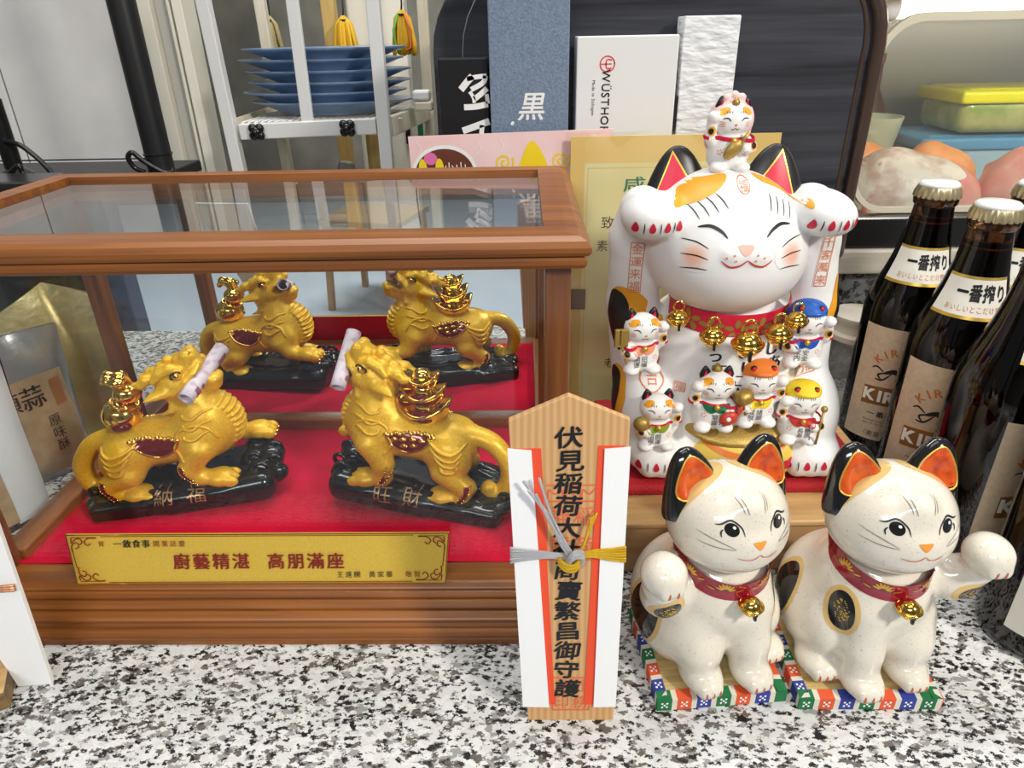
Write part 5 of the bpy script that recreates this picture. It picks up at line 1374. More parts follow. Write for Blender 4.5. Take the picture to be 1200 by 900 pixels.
stroke(b, fr, [(cx+.58*math.cos(a), cz+.58*math.sin(a)) for a in np.linspace(0, 6.5, 20)], .1, False)
stroke(b, fr, [(cx-.5, cz), (cx+.35, cz)], .09, False); stroke(b, fr, [(cx+.36, cz-.3), (cx-.02, cz-.32), (cx-.12, cz), (cx-.02, cz+.32), (cx+.36, cz+.3)], .1, False)
b.build('round_logo', M['red_ink'], lid, smooth=False)
b = MB(); [write(b, fr, 'WÜSTHOF', cx-.05+ox, 29.75, .93, rot=-90, sx=1.0, extra=.01+ox*.2) for ox in (0, .04)]; b.build('brand_lettering', M['ink'], lid, smooth=False)
b = MB(); write(b, fr, 'Made in Solingen', cx-1.05, 30.0, .36, rot=-90); b.build('small_lettering', M['ink'], lid, smooth=False)
t, lid, fr = gift_box('knife_box', 'narrow white box with rippled embossed card, right of the smooth white box', 12.9, 17.4, 62.6, 65.5, 35.9, M['box_embossed'])
o = MB().span((12.52, 62.4, 0), (12.86, 65, 30)).build('dark_box', M['box_black'], smooth=False, bevel=.05); tag(o, 'thin dark box edge between the smooth and the embossed white boxes', 'box')

t = thing('pink_leaflet', 'pink flowered card with brown oval, standing behind the case and the certificate', 'card', (-.6, 59.6, 0)); t.rotation_euler = (0, R(-1.2), 0)
cd_ = MB().span((-8.4, 0, 0.2), (8.4, .15, 27.7)).build('card', M['pink_card'], t, smooth=False)
fr = Frame((0, 0, 0), (1, 0, 0), (0, 0, 1), None, .02)
b = MB(); patch(b, fr, oval(-5.6, 24.7, 2.75, 2.25)); ov_ = b.build('white_oval', M['white_ink'], cd_)
b = MB(); patch(b, fr, oval(-5.6, 24.7, 2.45, 1.95), extra=.015); b.build('brown_oval', M['brown_print'], ov_)
b = MB(); write(b, fr, '小山', -4.7, 25.1, 1.0, extra=.04); b.build('white_lettering', M['white_ink'], ov_, smooth=False)
b = MB(); patch(b, fr, oval(-6.7, 25.9, .55, .5), extra=.03); b.build('pink_ring', M['magenta'], ov_)
b = MB(); patch(b, fr, oval(-7.4, 25.1, .35, .8), extra=.03); patch(b, fr, oval(-6.0, 25.1, .35, .8), extra=.03); b.build('yellow_drop', M['lemon'], ov_)
b = MB(); patch(b, fr, blob([(.6, 24.3), (.9, 25.7), (1.7, 27.0), (2.6, 26.0), (3.0, 24.3)], 5))
for x in (-.6, 4.1): stroke(b, fr, [(x+q*.062*math.cos(q), 25.4+q*.062*math.sin(q)) for q in np.linspace(1, 13, 26)], .16, False)
b.build('yellow_ornament', M['lemon'], cd_)
b = MB()
for k in range(5): an = R(20+72*k); patch(b, fr, [(p[0]+6.9+.9*math.cos(an), p[1]+25.6+.9*math.sin(an)) for p in oval(0, 0, .9, .5, math.degrees(an), 16)], 2, 16)
for x in (-8, -3.1, -1.2): stroke(b, fr, [(x, 25.8), (x+.6, 26.6), (x+.2, 27.3)], .12)
b.build('petal_print', M['pink_petal'], cd_)

t = thing('certificate', 'yellow certificate in a clear sleeve, standing behind the large white cat', 'certificate', (12.2, 58.7, 0))
cf = MB().span((-8.45, .1, .1), (8.45, .28, 27.4)).build('paper_border', M['cert_edge'], t, smooth=False)
fr = Frame((0, .1, 0), (1, 0, 0), (0, 0, 1), None, .02)
b = MB(); b.add([fr.at(*p) for p in ((-7.3, 1.2), (7.3, 1.2), (7.3, 25.3), (-7.3, 25.3))], [(0, 1, 2, 3)]); cp = b.build('printed_field', M['cert_cream'], cf, smooth=False)
b = MB()
for a, c in (((-7.0, 1.6), (-7.0, 24.9)), ((7.0, 1.6), (7.0, 24.9)), ((-7.0, 24.9), (7.0, 24.9)), ((-7.0, 1.6), (7.0, 1.6))): stroke(b, fr, [a, c], .08, False)
b.build('border_line', M['cert_edge'], cp, smooth=False)
b = MB()
for ox in (0, .06): write(b, fr, '感謝', -4.1+ox, 23.3, 1.9, center=False, pitch=6.5, extra=.01+ox*.1)
b.build('green_lettering', M['green_ink'], cp, smooth=False)
b = MB(); write(b, fr, '致', -5.2, 20.4, 1.15, vertical=True); write(b, fr, '素顔', -6.1, 18.4, 1.05, center=False, pitch=1.35); write(b, fr, '老闆', -5.0, 7.2, 1.05, center=False, pitch=1.3); b.build('black_lettering', M['ink'], cp, smooth=False)
MB().span((-8.9, 0, 0), (8.9, .06, 27.7)).build('clear_sleeve', M['sleeve'], t, smooth=False)
b = MB(); b.add([fr.at(*p, .1) for p in ((-8.3, 12.6), (-6.9, 12.6), (-6.9, 14.5), (-8.3, 14.5))], [(0, 1, 2, 3)]); b.build('brown_sticker', mat('brown_sticker', (.20, .15, .12), .5), cp, smooth=False)

# ------------------------------------------------------------------ dark cabinet and fish showcase on the ledge
M['dark_grain'] = wood('black_wood_grain', (.016, .017, .022), (.060, .063, .078), .3, (3, 70, 70), .25)
M['brown_trim'] = mat('brown_plastic_trim', (.055, .032, .024), .3, 0, .3)
M['steel'] = mat('brushed_steel', (.52, .52, .49), .35, .8)
M['case_cream'] = mat('showcase_cream', (.62, .57, .44), .4)
M['tube'] = mat('lit_tube', (1, 1, 1), .5, emit=(1.0, .93, .76), estr=9)
def rrect(x0, x1, z0, z1, r, n=8, corners=(1, 1, 1, 1)):
    out = []
    for (cx, cz, a, k) in ((x1, z0, -90, 0), (x1, z1, 0, 1), (x0, z1, 90, 2), (x0, z0, 180, 3)):
        rr = r if corners[k] else .2
        ox = cx-rr if cx == x1 else cx+rr; oz = cz-rr if cz == z0*0+z1 else cz+rr
        if cz == z0: oz = cz+rr
        for i in range(n+1): q = R(a+90*i/n); out.append((ox+rr*math.cos(q), oz+rr*math.sin(q)))
    return out
cab = thing('black_cabinet', 'black wood grained cabinet with rounded ends and brown edging, behind the boxes', 'cabinet', (0, 0, 0))
out = rrect(-7.9, 30.0, 15.15, 40.5, 7.0, corners=(0, 1, 1, 0))
MB().prism(out, -72, -66.4).build('front_panel', M['dark_grain'], cab, smooth=False, bevel=.5)
MB().prism([(x*.985+.16, z) for x, z in out], -108, -72).build('cabinet_body', M['black_metal'], cab, smooth=False)
ed = [Vector((x, 66.3, z)) for x, z in out if x > 20]
MB().tube([p+Vector((.35, 0, 0)) for p in ed], .62, 10).build('edge_trim', M['brown_trim'], cab)
MB().tube([p+Vector((-.75, .15, 0)) for p in ed], .22, 8).build('inner_bead', M['brown_trim'], cab)
ed = [Vector((x, 66.6, z)) for x, z in out if x < 4]
MB().tube([p+Vector((2.6, -.1, 0)) for p in ed], .12, 6).build('edge_bead', M['steel'], cab)

sh = thing('fish_showcase', 'refrigerated glass showcase holding fish, right of the black cabinet', 'showcase', (0, 0, 0))
XA, XB = 31.2, 95
MB().span((XA-.4, 67.9, 15.15), (XB, 69.6, 18.3)).build('front_sill', M['black_plastic'], sh, smooth=False, bevel=.25)
MB().span((XA-.4, 69.6, 15.15), (XB, 106, 15.4)).build('tray_floor', M['steel'], sh, smooth=False)
MB().span((XA-.4, 106, 15.15), (XB, 107, 42)).build('back_wall', M['steel'], sh, smooth=False)
MB().span((XA-1.0, 69, 15.15), (XA-.5, 106, 42)).build('end_wall', M['case_cream'], sh, smooth=False)
MB().span((XA-.4, 68.2, 41), (XB, 107, 42)).build('roof', M['case_cream'], sh, smooth=False)
MB().span((XA, 78, 38.2), (XB, 82, 38.8)).build('lamp_housing', M['case_cream'], sh, smooth=False, bevel=.2)
inner = rrect(XA+.9, XB-2, 18.9, 35.2, 3.4); outer = rrect(XA+.4, XB-1.5, 18.4, 35.9, 3.9)
def ring(a, c, y0, y1):
    n = len(a); v = [(x, y0, z) for x, z in a]+[(x, y0, z) for x, z in c]+[(x, y1, z) for x, z in a]+[(x, y1, z) for x, z in c]
    f = []
    for i in range(n):
        j = (i+1) % n; f += [(i, j, n+j, n+i), (2*n+i, 3*n+i, 3*n+j, 2*n+j), (i, 2*n+i, 2*n+j, j), (n+i, n+j, 3*n+j, 3*n+i)]
    return MB().add(v, f)
ring(inner, outer, 69.0, 69.7).build('window_rim', M['case_cream'], sh, smooth=False)
MB().prism(rrect(XA+.2, XB-.8, 18.4, 36.2, 4.0), -69.55, -69.35).build('front_glass', M['glass_cold'], sh, smooth=False)
MB().tube([(36.6, 78, 36.4), (XB-4, 78, 36.4)], .95, 14).build('lamp_tube', M['tube'], sh)
b = MB(); b.lathe([(1.15, 0), (1.15, 1.6), (.9, 1.9)], 16, (35.0, 78, 36.4), rotm(0, 90, 0)); b.build('lamp_cap', M['paper'], sh)

M['loin'] = mat('pink_fish_flesh', (.72, .24, .20), .35, noise=(28, (.80, .42, .33), .35, .65), bump=(120, .15))
M['membrane'] = mat('silvery_membrane', (.80, .72, .62), .3, noise=(45, (.60, .42, .34), .46, .62), bump=(110, 1.0))
M['salmon_meat'] = mat('salmon_flesh', (.82, .30, .08), .35, noise=(40, (.84, .40, .16), .4, .6))
def fillet(name, label, c, r, rz, mt, skin=None, group=None):
    t = thing(name, label, 'fish', c, rz, group)
    s = SDF((-r[0]-1, -r[1]-1, -.2), (r[0]+1, r[1]+1, r[2]*2+1), .2)
    s.ell((0, 0, r[2]*.8), (r[0], r[1], r[2]*1.05), None, .2).ell((-r[0]*.3, 0, r[2]*.9), (r[0]*.62, r[1]*.85, r[2]*1.15), None, .8).ell((r[0]*.5, 0, r[2]*.5), (r[0]*.55, r[1]*.8, r[2]*.6), None, .5)
    s.box((-r[0]*.12, 0, r[2]*.78), (r[0]*.62, r[1]*.72, r[2]*.74), .7, rotm(-14, 10, 4), .5)
    s.flat(0); o = s.build('flesh', mt, t, smooth=2)
    if skin:
        b = MB(); f_ = facing(s.bvh, (-.2, -1, .75), (-r[0]*.18, 0, r[2]), (0, 0, 1), .05); patch(b, f_, blob([(p[0]*r[0]*.74, p[1]*r[2]*1.05) for p in ((-1.1, -.6), (-.9, .6), (-.2, 1.0), (.6, .75), (1.15, .2), (.7, -.25), (.2, -.9), (-.5, -1.0))], 6), 10); b.build('membrane', M['membrane'], o)
    return t
fillet('fish_loin', 'pink fish loin wrapped in silvery membrane, behind the two front bottle caps', (40.8, 75.5, 15.42), (7.0, 4.2, 4.0), -8, M['loin'], True, 'fish in the showcase')
fillet('fish_loin', 'smooth pink fish loin at the photo edge of the showcase', (55.7, 76.5, 15.42), (7.6, 4.2, 4.0), 12, M['loin'], None, 'fish in the showcase')
fillet('salmon_piece', 'orange salmon piece half hidden behind the membrane covered loin', (41.6, 86.5, 15.42), (4.6, 3.6, 3.6), 6, M['salmon_meat'], None, 'fish in the showcase')
fillet('salmon_piece', 'orange salmon piece in the gap between both pink loins', (50.0, 87.2, 15.42), (4.4, 3.0, 3.5), -6, M['salmon_meat'], None, 'fish in the showcase')
fillet('fish_loin', 'small pink fish piece against the dark cabinet edge', (34.0, 79, 15.42), (1.6, 3.0, 3.4), 0, M['loin'], None, 'fish in the showcase')
M['tub_clear'] = mat('cloudy_plastic_tub', (.50, .52, .20), .25, 0, .2, noise=(25, (.26, .36, .08), .42, .6))
M['lid_yellow'] = mat('yellow_plastic_lid', (.80, .76, .0), .35)
M['lid_blue'] = mat('blue_plastic_lid', (.12, .36, .62), .35)
M['tub_blue'] = mat('bluish_plastic_tub', (.35, .52, .62), .3)
M['cup_pale'] = mat('pale_green_cup', (.55, .60, .42), .35)
M['cup_brown'] = mat('brown_sauce_cup', (.36, .15, .06), .35)
def tub(label, c, hx, hy, h, mt, lid, rz=0):
    t = thing('food_container', label, 'container', c, rz, 'food boxes in the showcase')
    s = SDF((-hx-1, -hy-1, -.3), (hx+1, hy+1, h+1.5), .2); s.box((0, 0, h/2), (hx*.93, hy*.93, h/2), 1.2, None, .1); s.build('tub', mt, t, smooth=1)
    s = SDF((-hx-1, -hy-1, h-1), (hx+1, hy+1, h+2), .18); s.box((0, 0, h+.15), (hx, hy, .75), .4, None, .1).box((0, 0, h+.8), (hx*.86, hy*.82, .35), .25, None, .1); s.build('lid', lid, t, smooth=1)
tub('low food container with blue lid, underneath the yellow lidded one', (58.0, 97, 15.42), 8.5, 6, 5.9, M['tub_blue'], M['lid_blue'])
tub('cloudy food container with bright yellow lid in the showcase', (61.0, 96, 22.75), 8.2, 5.6, 4.0, M['tub_clear'], M['lid_yellow'])
t = thing('sauce_cup', 'pale cup stacked over a brown one in the showcase corner', 'cup', (44.2, 95, 15.42))
MB().lathe([(0, 0), (3.0, 0), (3.5, 5.2), (0, 5.2)], 32).build('lower_cup', M['cup_brown'], t, sharp=40); MB().lathe([(0, 5.22), (3.3, 5.22), (3.9, 8.6), (4.0, 9.2), (3.8, 9.2), (3.3, 6), (0, 6)], 32).build('upper_cup', M['cup_pale'], t, sharp=40)
t = thing('brown_sauce_bottle', 'dark brown bottle with orange label deep inside the showcase', 'bottle', (46.5, 101.5, 15.42))
MB().lathe([(0, 0), (2.6, 0), (2.6, 9), (1.2, 12), (1.1, 15), (0, 15)], 28).build('bottle_body', M['brown_print'], t, sharp=40); MB().lathe([(2.63, 3), (2.63, 8)], 28).build('orange_label', M['orange'], t); MB().lathe([(1.25, 15), (1.25, 16.2), (0, 16.3)], 20).build('bottle_cap', M['cup_brown'], t, sharp=40)

# ------------------------------------------------------------------ glass teapot
M['teapot_glass'] = pane_glass('teapot_glass', (.93, .93, .90), .02, .12, 1.6)
M['teapot_cream'] = mat('cream_plastic', (.70, .64, .52), .35)
t = thing('glass_teapot', 'small glass teapot with cream lid and handle, between large cat and bottles', 'teapot', (31.9, 62.0, 0))
MB().lathe([(2.6, .8), (3.3, 1.4), (3.7, 3.2), (3.5, 5.2), (2.7, 7.0), (2.3, 7.8), (2.4, 8.2)], 36).build('glass_body', M['teapot_glass'], t)
MB().lathe([(0, 0), (2.9, 0), (3.1, .5), (2.7, .9), (0, .9)], 36).build('base_ring', M['teapot_cream'], t, sharp=40)
MB().lathe([(2.45, 8.1), (2.7, 8.3), (2.75, 8.8), (2.3, 9.0), (2.2, 9.7), (2.6, 10.2), (2.6, 10.6), (0, 10.9)], 36).build('lid', M['teapot_cream'], t, sharp=40)
MB().tube(curve([Vector((-2.5, -.3, 8.5)), Vector((-3.6, -.4, 8.7)), Vector((-4.4, -.5, 7.6)), Vector((-4.9, -.5, 5.8)), Vector((-5.2, -.5, 4.2))], 6), .42, 10).build('handle', M['teapot_cream'], t)
MB().tube([(-3.4, -.4, 8.9), (-3.6, -.4, 9.8)], .3, 8).build('thumb_rest', M['teapot_cream'], t)

# ------------------------------------------------------------------ plate rack at the back left
rk = thing('plate_rack', 'white plate rack with black knobs, holding blue plates behind the case', 'rack', (0, 0, 0))
def post(a, b_, w_, d_, name, mt): return MB().beam(a, b_, w_, d_).build(name, mt, rk, smooth=False, bevel=.12)
post((-38.5, 94, 46), (-37.35, 94, 0.3), 1.5, 1.5, 'post', M['white_rack']); post((-17.85, 94, 46), (-18.3, 94, .3), 1.6, 1.5, 'post', M['white_rack'])
post((-27.5, 94, 45), (-27.85, 94, 24.9), 1.5, .7, 'middle_bar', M['white_rack'])
post((-36.7, 94, 24.2), (-19.0, 94, 24.6), 1.9, 1.4, 'front_rail', M['white_rack'])
post((-14.3, 112, 46), (-14.6, 112, .3), 1.5, 1.5, 'rear_post', M['rack_wood']); post((-37.6, 112, 46), (-37.3, 112, .3), 1.5, 1.5, 'rear_post', M['rack_wood'])
post((-17.4, 94.8, 24.4), (-14.8, 111.2, 24.6), 2.4, 1.0, 'side_rail', M['rack_wood']); post((-38.2, 94.8, 24.3), (-37.6, 111.2, 24.6), 2.4, 1.0, 'side_rail', M['rack_wood'])
b = MB()
for i in range(22): b.tube([(-36.6+.85*i, 94.6, 25.2), (-36.2+.95*i, 111.4, 25.3)], .13, 6)
for y in (97, 103, 109): b.tube([(-37.2, y, 25.08), (-16.2, y, 25.12)], .13, 6)
b.build('wire_shelf', M['white_rack'], rk)
for x, z in ((-34.3, 24.25), (-22.6, 24.5)):
    b = MB()
    for k in range(4): an = R(45+90*k); b.ball((x+.6*math.cos(an), 92.9, z+.6*math.sin(an)), (.6, .5, .6), 12)
    b.ball((x, 92.8, z), (.7, .6, .7), 14); kn = b.build('star_knob', M['black_plastic'], rk)
    MB().lathe([(0, 0), (.24, 0), (.24, .1), (0, .1)], 14, (x, 92.22, z), rotm(90, 0, 0)).build('knob_screw', M['black_metal'], kn)
PZ = [25.55, 26.75, 28.0, 29.35, 30.7, 32.0]
words_ = ('bottom plate of the blue stack on the white rack', 'blue plate second from the bottom of the rack stack', 'blue plate third from the bottom of the rack stack', 'blue plate third from the top of the rack stack', 'blue plate just under the topmost on the rack', 'topmost blue plate of the stack on the white rack')
def plate_mesh():
    b = MB(); b.lathe([(0, 0), (7.0, 0), (7.2, .25), (10.3, 1.35), (11.1, 1.55), (11.15, 1.7), (10.9, 1.72), (7.2, .7), (0, .55)], 56, sx=1.0, sy=.62); return b
pm = None
for i, (z, wd) in enumerate(zip(PZ, words_)):
    t = thing('blue_plate', wd, 'plate', (-26.8+(.35, -.5, .2, .3, -.6, .0)[i], 102.8, z), (0, 1.5, -1, 2, 0, -2)[i], 'blue plates stacked on the rack')
    if pm is None: o = plate_mesh().build('dish', M['plate_blue'], t, sharp=60); pm = o.data
    else: o = bpy.data.objects.new('dish', pm); C.objects.link(o); o.parent = t
    MB().lathe([(6.6, -.02), (6.9, -.02), (6.9, .1), (6.6, .1)], 40, sx=1, sy=.62).build('foot_ring', M['plate_foot'], t)
# bundles hung on hooks behind the rack
M['bundle_beige'] = mat('beige_bristle', (.46, .36, .18), .7, bump=(900, .8)); M['bundle_yellow'] = mat('yellow_cord', (.74, .42, .02), .5, bump=(900, .6)); M['bundle_green'] = mat('green_cord', (.10, .36, .06), .5); M['bundle_red'] = mat('orange_red_cord', (.75, .16, .05), .5)
def bundle(label, x, y, z, mt, extra=None):
    t = thing('cord_bundle', label, 'bundle', (x, y, z), 0, 'bundles on hooks')
    rr = random.Random(int(abs(x)*10)); b = MB()
    for k in range(34):
        a = rr.uniform(0, 6.28); q = rr.uniform(.2, 1.0); l_ = rr.uniform(3.6, 4.8)
        b.tube([(0, 0, 2.6), (q*1.3*math.cos(a), q*.7*math.sin(a), 1.6), (q*2.0*math.cos(a), q*.9*math.sin(a), -l_*.4), (q*2.0*math.cos(a), q*1.0*math.sin(a), -l_*.75)], .28, 5)
    b.build('strands', mt, t)
    MB().tube([(0, 0, 2.4), (.1, .2, 3.6), (.0, .8, 5.5), (0, 2.0, 10)], .14, 6).build('hook', M['black_metal'], t)
    if extra:
        for mm, dx in extra: MB().tube([(dx*.5, -.5, 2.2), (dx*1.3, -.7, 0), (dx*1.2, -.7, -2.4), (dx*.4, -.7, -2.8)], .2, 6).build('coloured_cord', mm, t)
    MB().tube([(.5*math.cos(a), .5*math.sin(a), 2.1) for a in np.linspace(0, 6.28, 14)[:-1]], .18, 6, True).build('tie', M['black_metal'], t)
    return t
bundle('beige bristle bundle hanging behind the rack, nearest the door frame', -38.6, 118, 35.2, M['bundle_beige'])
bundle('yellow bundle with black tie hanging behind the rack middle', -27.3, 118, 35.0, M['bundle_yellow'])
bundle('yellow and green cord bundle hanging right of the rack posts', -18.4, 118, 35.6, M['bundle_yellow'], ((M['bundle_green'], -1), (M['bundle_red'], 1)))
# things on the wall behind the rack
M['copper'] = mat('copper_pipe', (.42, .19, .07), .3, .8); M['brass_wood'] = wood('yellow_wood', (.42, .27, .07), (.62, .43, .15), .45, (50, 50, 6), 0)
o = MB().span((-31.4, 121, -20), (-29.2, 123, 52)).build('wooden_batten', M['brass_wood'], smooth=False, bevel=.2); tag(o, 'upright brown wooden batten behind the rack middle', 'batten')
o = MB().span((-28.6, 126, -20), (-19.2, 130, 60)).build('white_cupboard', M['cream_light'], smooth=False, bevel=.4); tag(o, 'tall cream cupboard side behind the yellow bundle', 'cupboard')
t = thing('wall_grille', 'grey metal shelf grille on the wall behind the rack', 'grille', (0, 150, 0))
for z, h_ in ((58.5, 2.2), (50.5, .5), (52.5, .4), (46.5, .5)): MB().span((-62, 0, z), (-38, .6, z+h_)).build('rail', M['steel'], t, smooth=False)
b = MB(); b.box((0, 0, 0), (1.6, .8, 4.2)); o = b.build('cutting_board', M['brass_wood'], smooth=False, bevel=.8); o.location = Vector((-23.3, 113.5, 17.8))*S; tag(o, 'brown board hanging under the rack beside the grey tray', 'board')
t = thing('grey_tray', 'grey metal tray standing under the rack shelf', 'tray', (-27.5, 108, 14.5), 0); s_ = MB(); s_.prism([(-2.6, -1.6), (2.6, -1.6), (1.4, 3.4), (-.6, 3.8)], -1, 0); s_.build('tray', M['steel'], t, smooth=False, bevel=.3); MB().tube([(-2.2, 1.2, -1.2), (-.8, 1.2, 3.2), (1.0, 1.2, 2.9)], .2, 6).build('rim', M['steel'], t)
MB().span((-3, -2, -14.48), (3, 2, -1.6)).build('stand', M['white_rack'], t, smooth=False, bevel=.2)
t = thing('green_marker', 'thin white strip with green clips behind the rack post', 'strip', (-17.6, 116, 0), 0); MB().span((-1.6, 0, 0), (1.4, .6, 24)).build('strip', M['cream_light'], t, smooth=False); MB().box((-.9, -.3, 21), (.35, .3, 1.6)).build('clip', M['black_plastic'], t, smooth=False); MB().box((1.1, -.3, 21.5), (.4, .3, 1.5)).build('green_clip', M['green'], t, smooth=False)
t = thing('steel_bowl', 'stack of pale steel lids beside the rack, left of the black box', 'lid', (-11.3, 104, 18.5), 0); MB().lathe([(0, 0), (3.2, .1), (3.8, .8), (3.9, 1.2), (0, 1.5)], 36).build('lower_lid', M['steel'], t, sharp=40); MB().lathe([(0, 1.55), (3.0, 1.6), (3.4, 2.4), (0, 2.8)], 36).build('upper_lid', M['box_white'], t, sharp=40); MB().span((-2.5, -2, -18.48), (2.5, 2, 0)).build('stand', M['cream_light'], t, smooth=False, bevel=.2)
t = thing('food_box_stack', 'pale flat boxes at the end of the blue plates', 'box', (-13.2, 99.5, 25.5), 0); MB().span((-1.9, 1.6, .05), (.6, 4, 1.35)).build('lower_box', M['case_cream'], t, smooth=False, bevel=.3); MB().span((-2.1, 1.6, 1.4), (.3, 4, 2.7)).build('upper_box', M['box_white'], t, smooth=False, bevel=.3)

# ------------------------------------------------------------------ black equipment at the far left
o = MB().span((-80, 76, 18.8), (-44.6, 98, 20.2)).build('black_shelf', M['black_metal'], smooth=False, bevel=.2); tag(o, 'flat black shelf carrying the black pole, left of the door frame', 'shelf')
t = thing('black_pole', 'thick black upright pole standing on the black shelf', 'pole', (-45.2, 88, 0))
MB().lathe([(1.55, 0), (1.55, 120)], 28).build('tube', M['black_metal'], t, sharp=40); MB().lathe([(1.6, 22.4), (1.7, 22.45), (1.7, 22.6), (1.6, 22.65)], 28).build('collar', M['black_plastic'], t, sharp=40)
b = MB(); b.tube(curve([Vector((-1.2, -1.7, 20.6)), Vector((-2.2, -2.0, 21.2)), Vector((-2.6, -2.2, 22.4)), Vector((-1.9, -2.2, 23.0)), Vector((-1.0, -2.0, 22.0)), Vector((1.2, -1.9, 20.6)), Vector((2.3, -1.6, 20.8))], 6), .3, 8); b.build('looped_cable', M['black_plastic'], t)
o = MB().span((-80, 69.5, .02), (-48.4, 75.5, 22.6)).build('black_machine', M['black_plastic'], smooth=False, bevel=.5); tag(o, 'glossy black machine at the far left, just over the case rail', 'machine')
o = MB().span((-80, 77, .02), (-54, 97, 18.75)).build('black_base_unit', M['black_metal'], smooth=False, bevel=.2); tag(o, 'black base unit underneath the black shelf', 'cabinet')
t = thing('monitor_stand', 'black stand with a knotted cable at the photo edge', 'stand', (-62.2, 86, 20.22)); MB().lathe([(0, 0), (2.2, 0), (2.0, .6), (1.0, 1.2), (1.0, 9), (0, 9)], 24).build('stem', M['black_plastic'], t, sharp=40)
MB().tube(curve([Vector((.6, -1, 4.5)), Vector((2.6, -1.4, 4.0)), Vector((4.6, -1.6, 2.2)), Vector((5.8, -1.7, .3))], 6), .3, 8).build('power_cable', M['black_plastic'], t)
MB().tube(curve([Vector((.2, -2, .4)), Vector((1.2, -2.2, 1.2)), Vector((2.2, -2.2, 1.8)), Vector((2.4, -2.2, 1.0)), Vector((2.9, -2.2, .4))], 6), .3, 8).build('knotted_cable', M['black_plastic'], t)

# ------------------------------------------------------------------ pouches beside the case, seen through its side glass
M['foil_gold'] = mat('gold_foil', (.42, .33, .15), .3, .6, bump=(45, 1.0)); M['film_grey'] = mat('silvery_film', (.34, .34, .34), .22, .5, bump=(70, .6)); M['kraft'] = mat('kraft_paper', (.42, .29, .16), .65, noise=(120, (.36, .24, .13), .4, .6)); M['foil_black'] = mat('black_foil', (.02, .018, .018), .22, 0, .4, bump=(60, .5)); M['pouch_white'] = mat('white_pouch_film', (.66, .66, .68), .3, bump=(70, .3))
def pouch(label, loc, rz, w_, h, d, mt):
    t = thing('snack_pouch', label, 'pouch', loc, rz, 'pouches beside the case')
    crest = lambda i: 1+(.2*max(0, 1-abs(i-.42)*3.2) if mt is M['foil_gold'] else 0)
    def prof_(a, v, k): return d*(max(0, 1-v**1.6))*(1-(2*a-1)**4)**.6*k+.06*k
    fr_ = lambda i, j: ((i-.5)*w_*(1-.06*(1-j)), -prof_(i, j, 1)-.45*math.sin(9*i+5*j)*j*.8, j*h*crest(i))
    bk = lambda i, j: ((.5-i)*w_*(1-.06*(1-j)), prof_(1-i, j, 1)-.25*math.sin(9*(1-i)+5*j)*j*.5, j*h*crest(1-i))
    b = MB(); b.grid(fr_, 24, 24); b.grid(bk, 24, 24); return t, b.build('pouch', mt, t), fr_
def on_pouch(fr_, w_, h):
    class F_:
        def at(s, a, b, extra=0): p = Vector(fr_(a/w_+.5, b/h)); p.y -= .06+extra; return p
    return F_()
t, po, f_ = pouch('tall crumpled gold foil pouch behind the left glass of the case', (-45.0, 62.6, 0), 40, 14.5, 12.4, 4.2, M['foil_gold'])
t, po, f_ = pouch('greyish see-through pouch with kraft label, behind the white edged one', (-45.6, 51.6, 0), 50, 12, 13.0, 2.8, M['film_grey'])
g_ = on_pouch(f_, 12, 13.0); b = MB(); b.grid(lambda i, j: g_.at(-5.2+10.4*i, .6+8.6*j), 20, 16); lb = b.build('kraft_label', M['kraft'], po)
b = MB()
for ox in (0, .07): write(b, g_, '蒜', 2.2+ox, 7.6, 2.0, vertical=True, extra=.05+ox*.1); write(b, g_, '頭', .3+ox, 7.6, 1.8, vertical=True, extra=.05+ox*.1)
write(b, g_, '原味酥', 3.2, 5.2, 1.1, vertical=True, extra=.05); b.build('lettering', M['ink'], lb, smooth=False)
b = MB(); b.grid(lambda i, j: g_.at(3.9+.9*i, 6.2+2.3*j, .05), 3, 4); b.build('brown_stamp', M['cup_brown'], lb)
t, po, f_ = pouch('dark pouch with white edge and kraft stripe, nearest beside the case', (-44.3, 43.4, 0), 56, 11.5, 13.8, 2.4, M['foil_black'])
g_ = on_pouch(f_, 11.5, 13.8); b = MB(); b.grid(lambda i, j: g_.at(2.4+3.2*i, .4+13.2*j), 8, 16); wl = b.build('white_edge', M['pouch_white'], po)
b = MB(); b.grid(lambda i, j: g_.at(.9+1.6*i, .6+10.6*j, .03), 6, 14); b.build('kraft_stripe', M['kraft'], po)
b = MB(); b.grid(lambda i, j: g_.at(-5+4.4*i, .8+5.0*j, .03), 6, 10); b.build('kraft_label', M['kraft'], po)

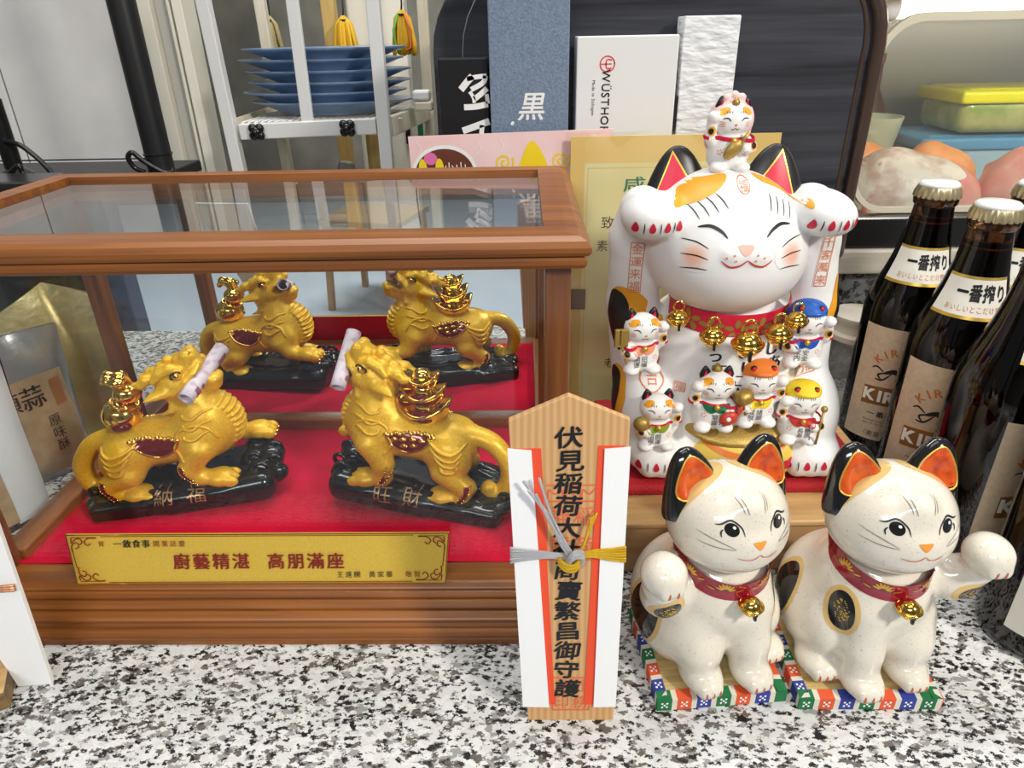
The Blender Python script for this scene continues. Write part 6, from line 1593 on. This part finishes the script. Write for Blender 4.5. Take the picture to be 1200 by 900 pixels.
# ------------------------------------------------------------------ white charm and wood block at the near left corner
t = thing('white_paper_charm', 'white paper wrapped charm with copper cord standing at the near left corner', 'paper charm', (-30.25, 28.75, 0), 0)
PC = Vector((-.02, .17, .985)).normalized()
b = MB().prism([(-.95, .05), (1.0, 0), (.5, 10), (.0, 19), (-6.5, 19), (-3.4, 9)], -.35, 0, (0, 0, 0), (1, 0.12, 0), PC); pc = b.build('paper_wrap', M['paper'], t, smooth=False, bevel=.04)
M['copper_cord'] = mat('copper_cord', (.62, .30, .16), .35, .6)
b = MB()
for o_ in (-.14, 0, .14): b.tube([Vector((0, 0, 0))+Vector((1, .12, 0))*a+PC*(7.0+o_)+Vector((0, -.2, 0)) for a in (-3.2, -2, -1, 0, .62)], .1, 6)
b.build('copper_cord', M['copper_cord'], t)
o = thing('wood_block', 'mottled brown wood block with pale top at the near left corner', 'block', (-34.0, 27.2, 0), 28)
M['bark'] = mat('mottled_bark', (.10, .065, .035), .7, noise=(90, (.24, .15, .06), .4, .62), bump=(200, .8))
MB().box((0, 0, .65), (3.0, 1.6, .63)).build('block', M['bark'], o, smooth=False, bevel=.15); MB().box((0, 0, 1.33), (2.95, 1.55, .05)).build('pale_top', M['pine'], o, smooth=False)

# ------------------------------------------------------------------ the dining side, seen only in the mirror
M['chair_wood'] = wood('chair_wood', (.34, .19, .08), (.52, .32, .15), .45, (50, 50, 6), 0)
def chair(loc, rz, label):
    t = thing('wooden_chair', label, 'chair', loc, rz, 'dining chairs in the mirror')
    MB().box((0, 0, 45), (21, 20, 1.6)).build('seat', M['chair_wood'], t, smooth=False, bevel=.6)
    for x in (-18, 18):
        for y in (-17, 17): MB().beam((x, y, 43.3), (x*1.12, y*1.1, 0), 3, 3).build('leg', M['chair_wood'], t, smooth=False, bevel=.3)
        MB().beam((x, 18, 46.7), (x, 22, 82), 3, 2.6).build('back_post', M['chair_wood'], t, smooth=False, bevel=.3)
    MB().box((0, 21.5, 76), (19, 1, 5)).build('back_rail', M['chair_wood'], t, smooth=False, bevel=.4)
chair((-75, -235, -90), 15, 'wooden dining chair glimpsed in the mirror of the case')
o = MB().span((-147, -119, -90), (-134.5, -111, 120)).build('black_partition', M['slate'], smooth=False, bevel=.5); tag(o, 'dark upright partition glimpsed at the mirror edge of the case', 'partition')
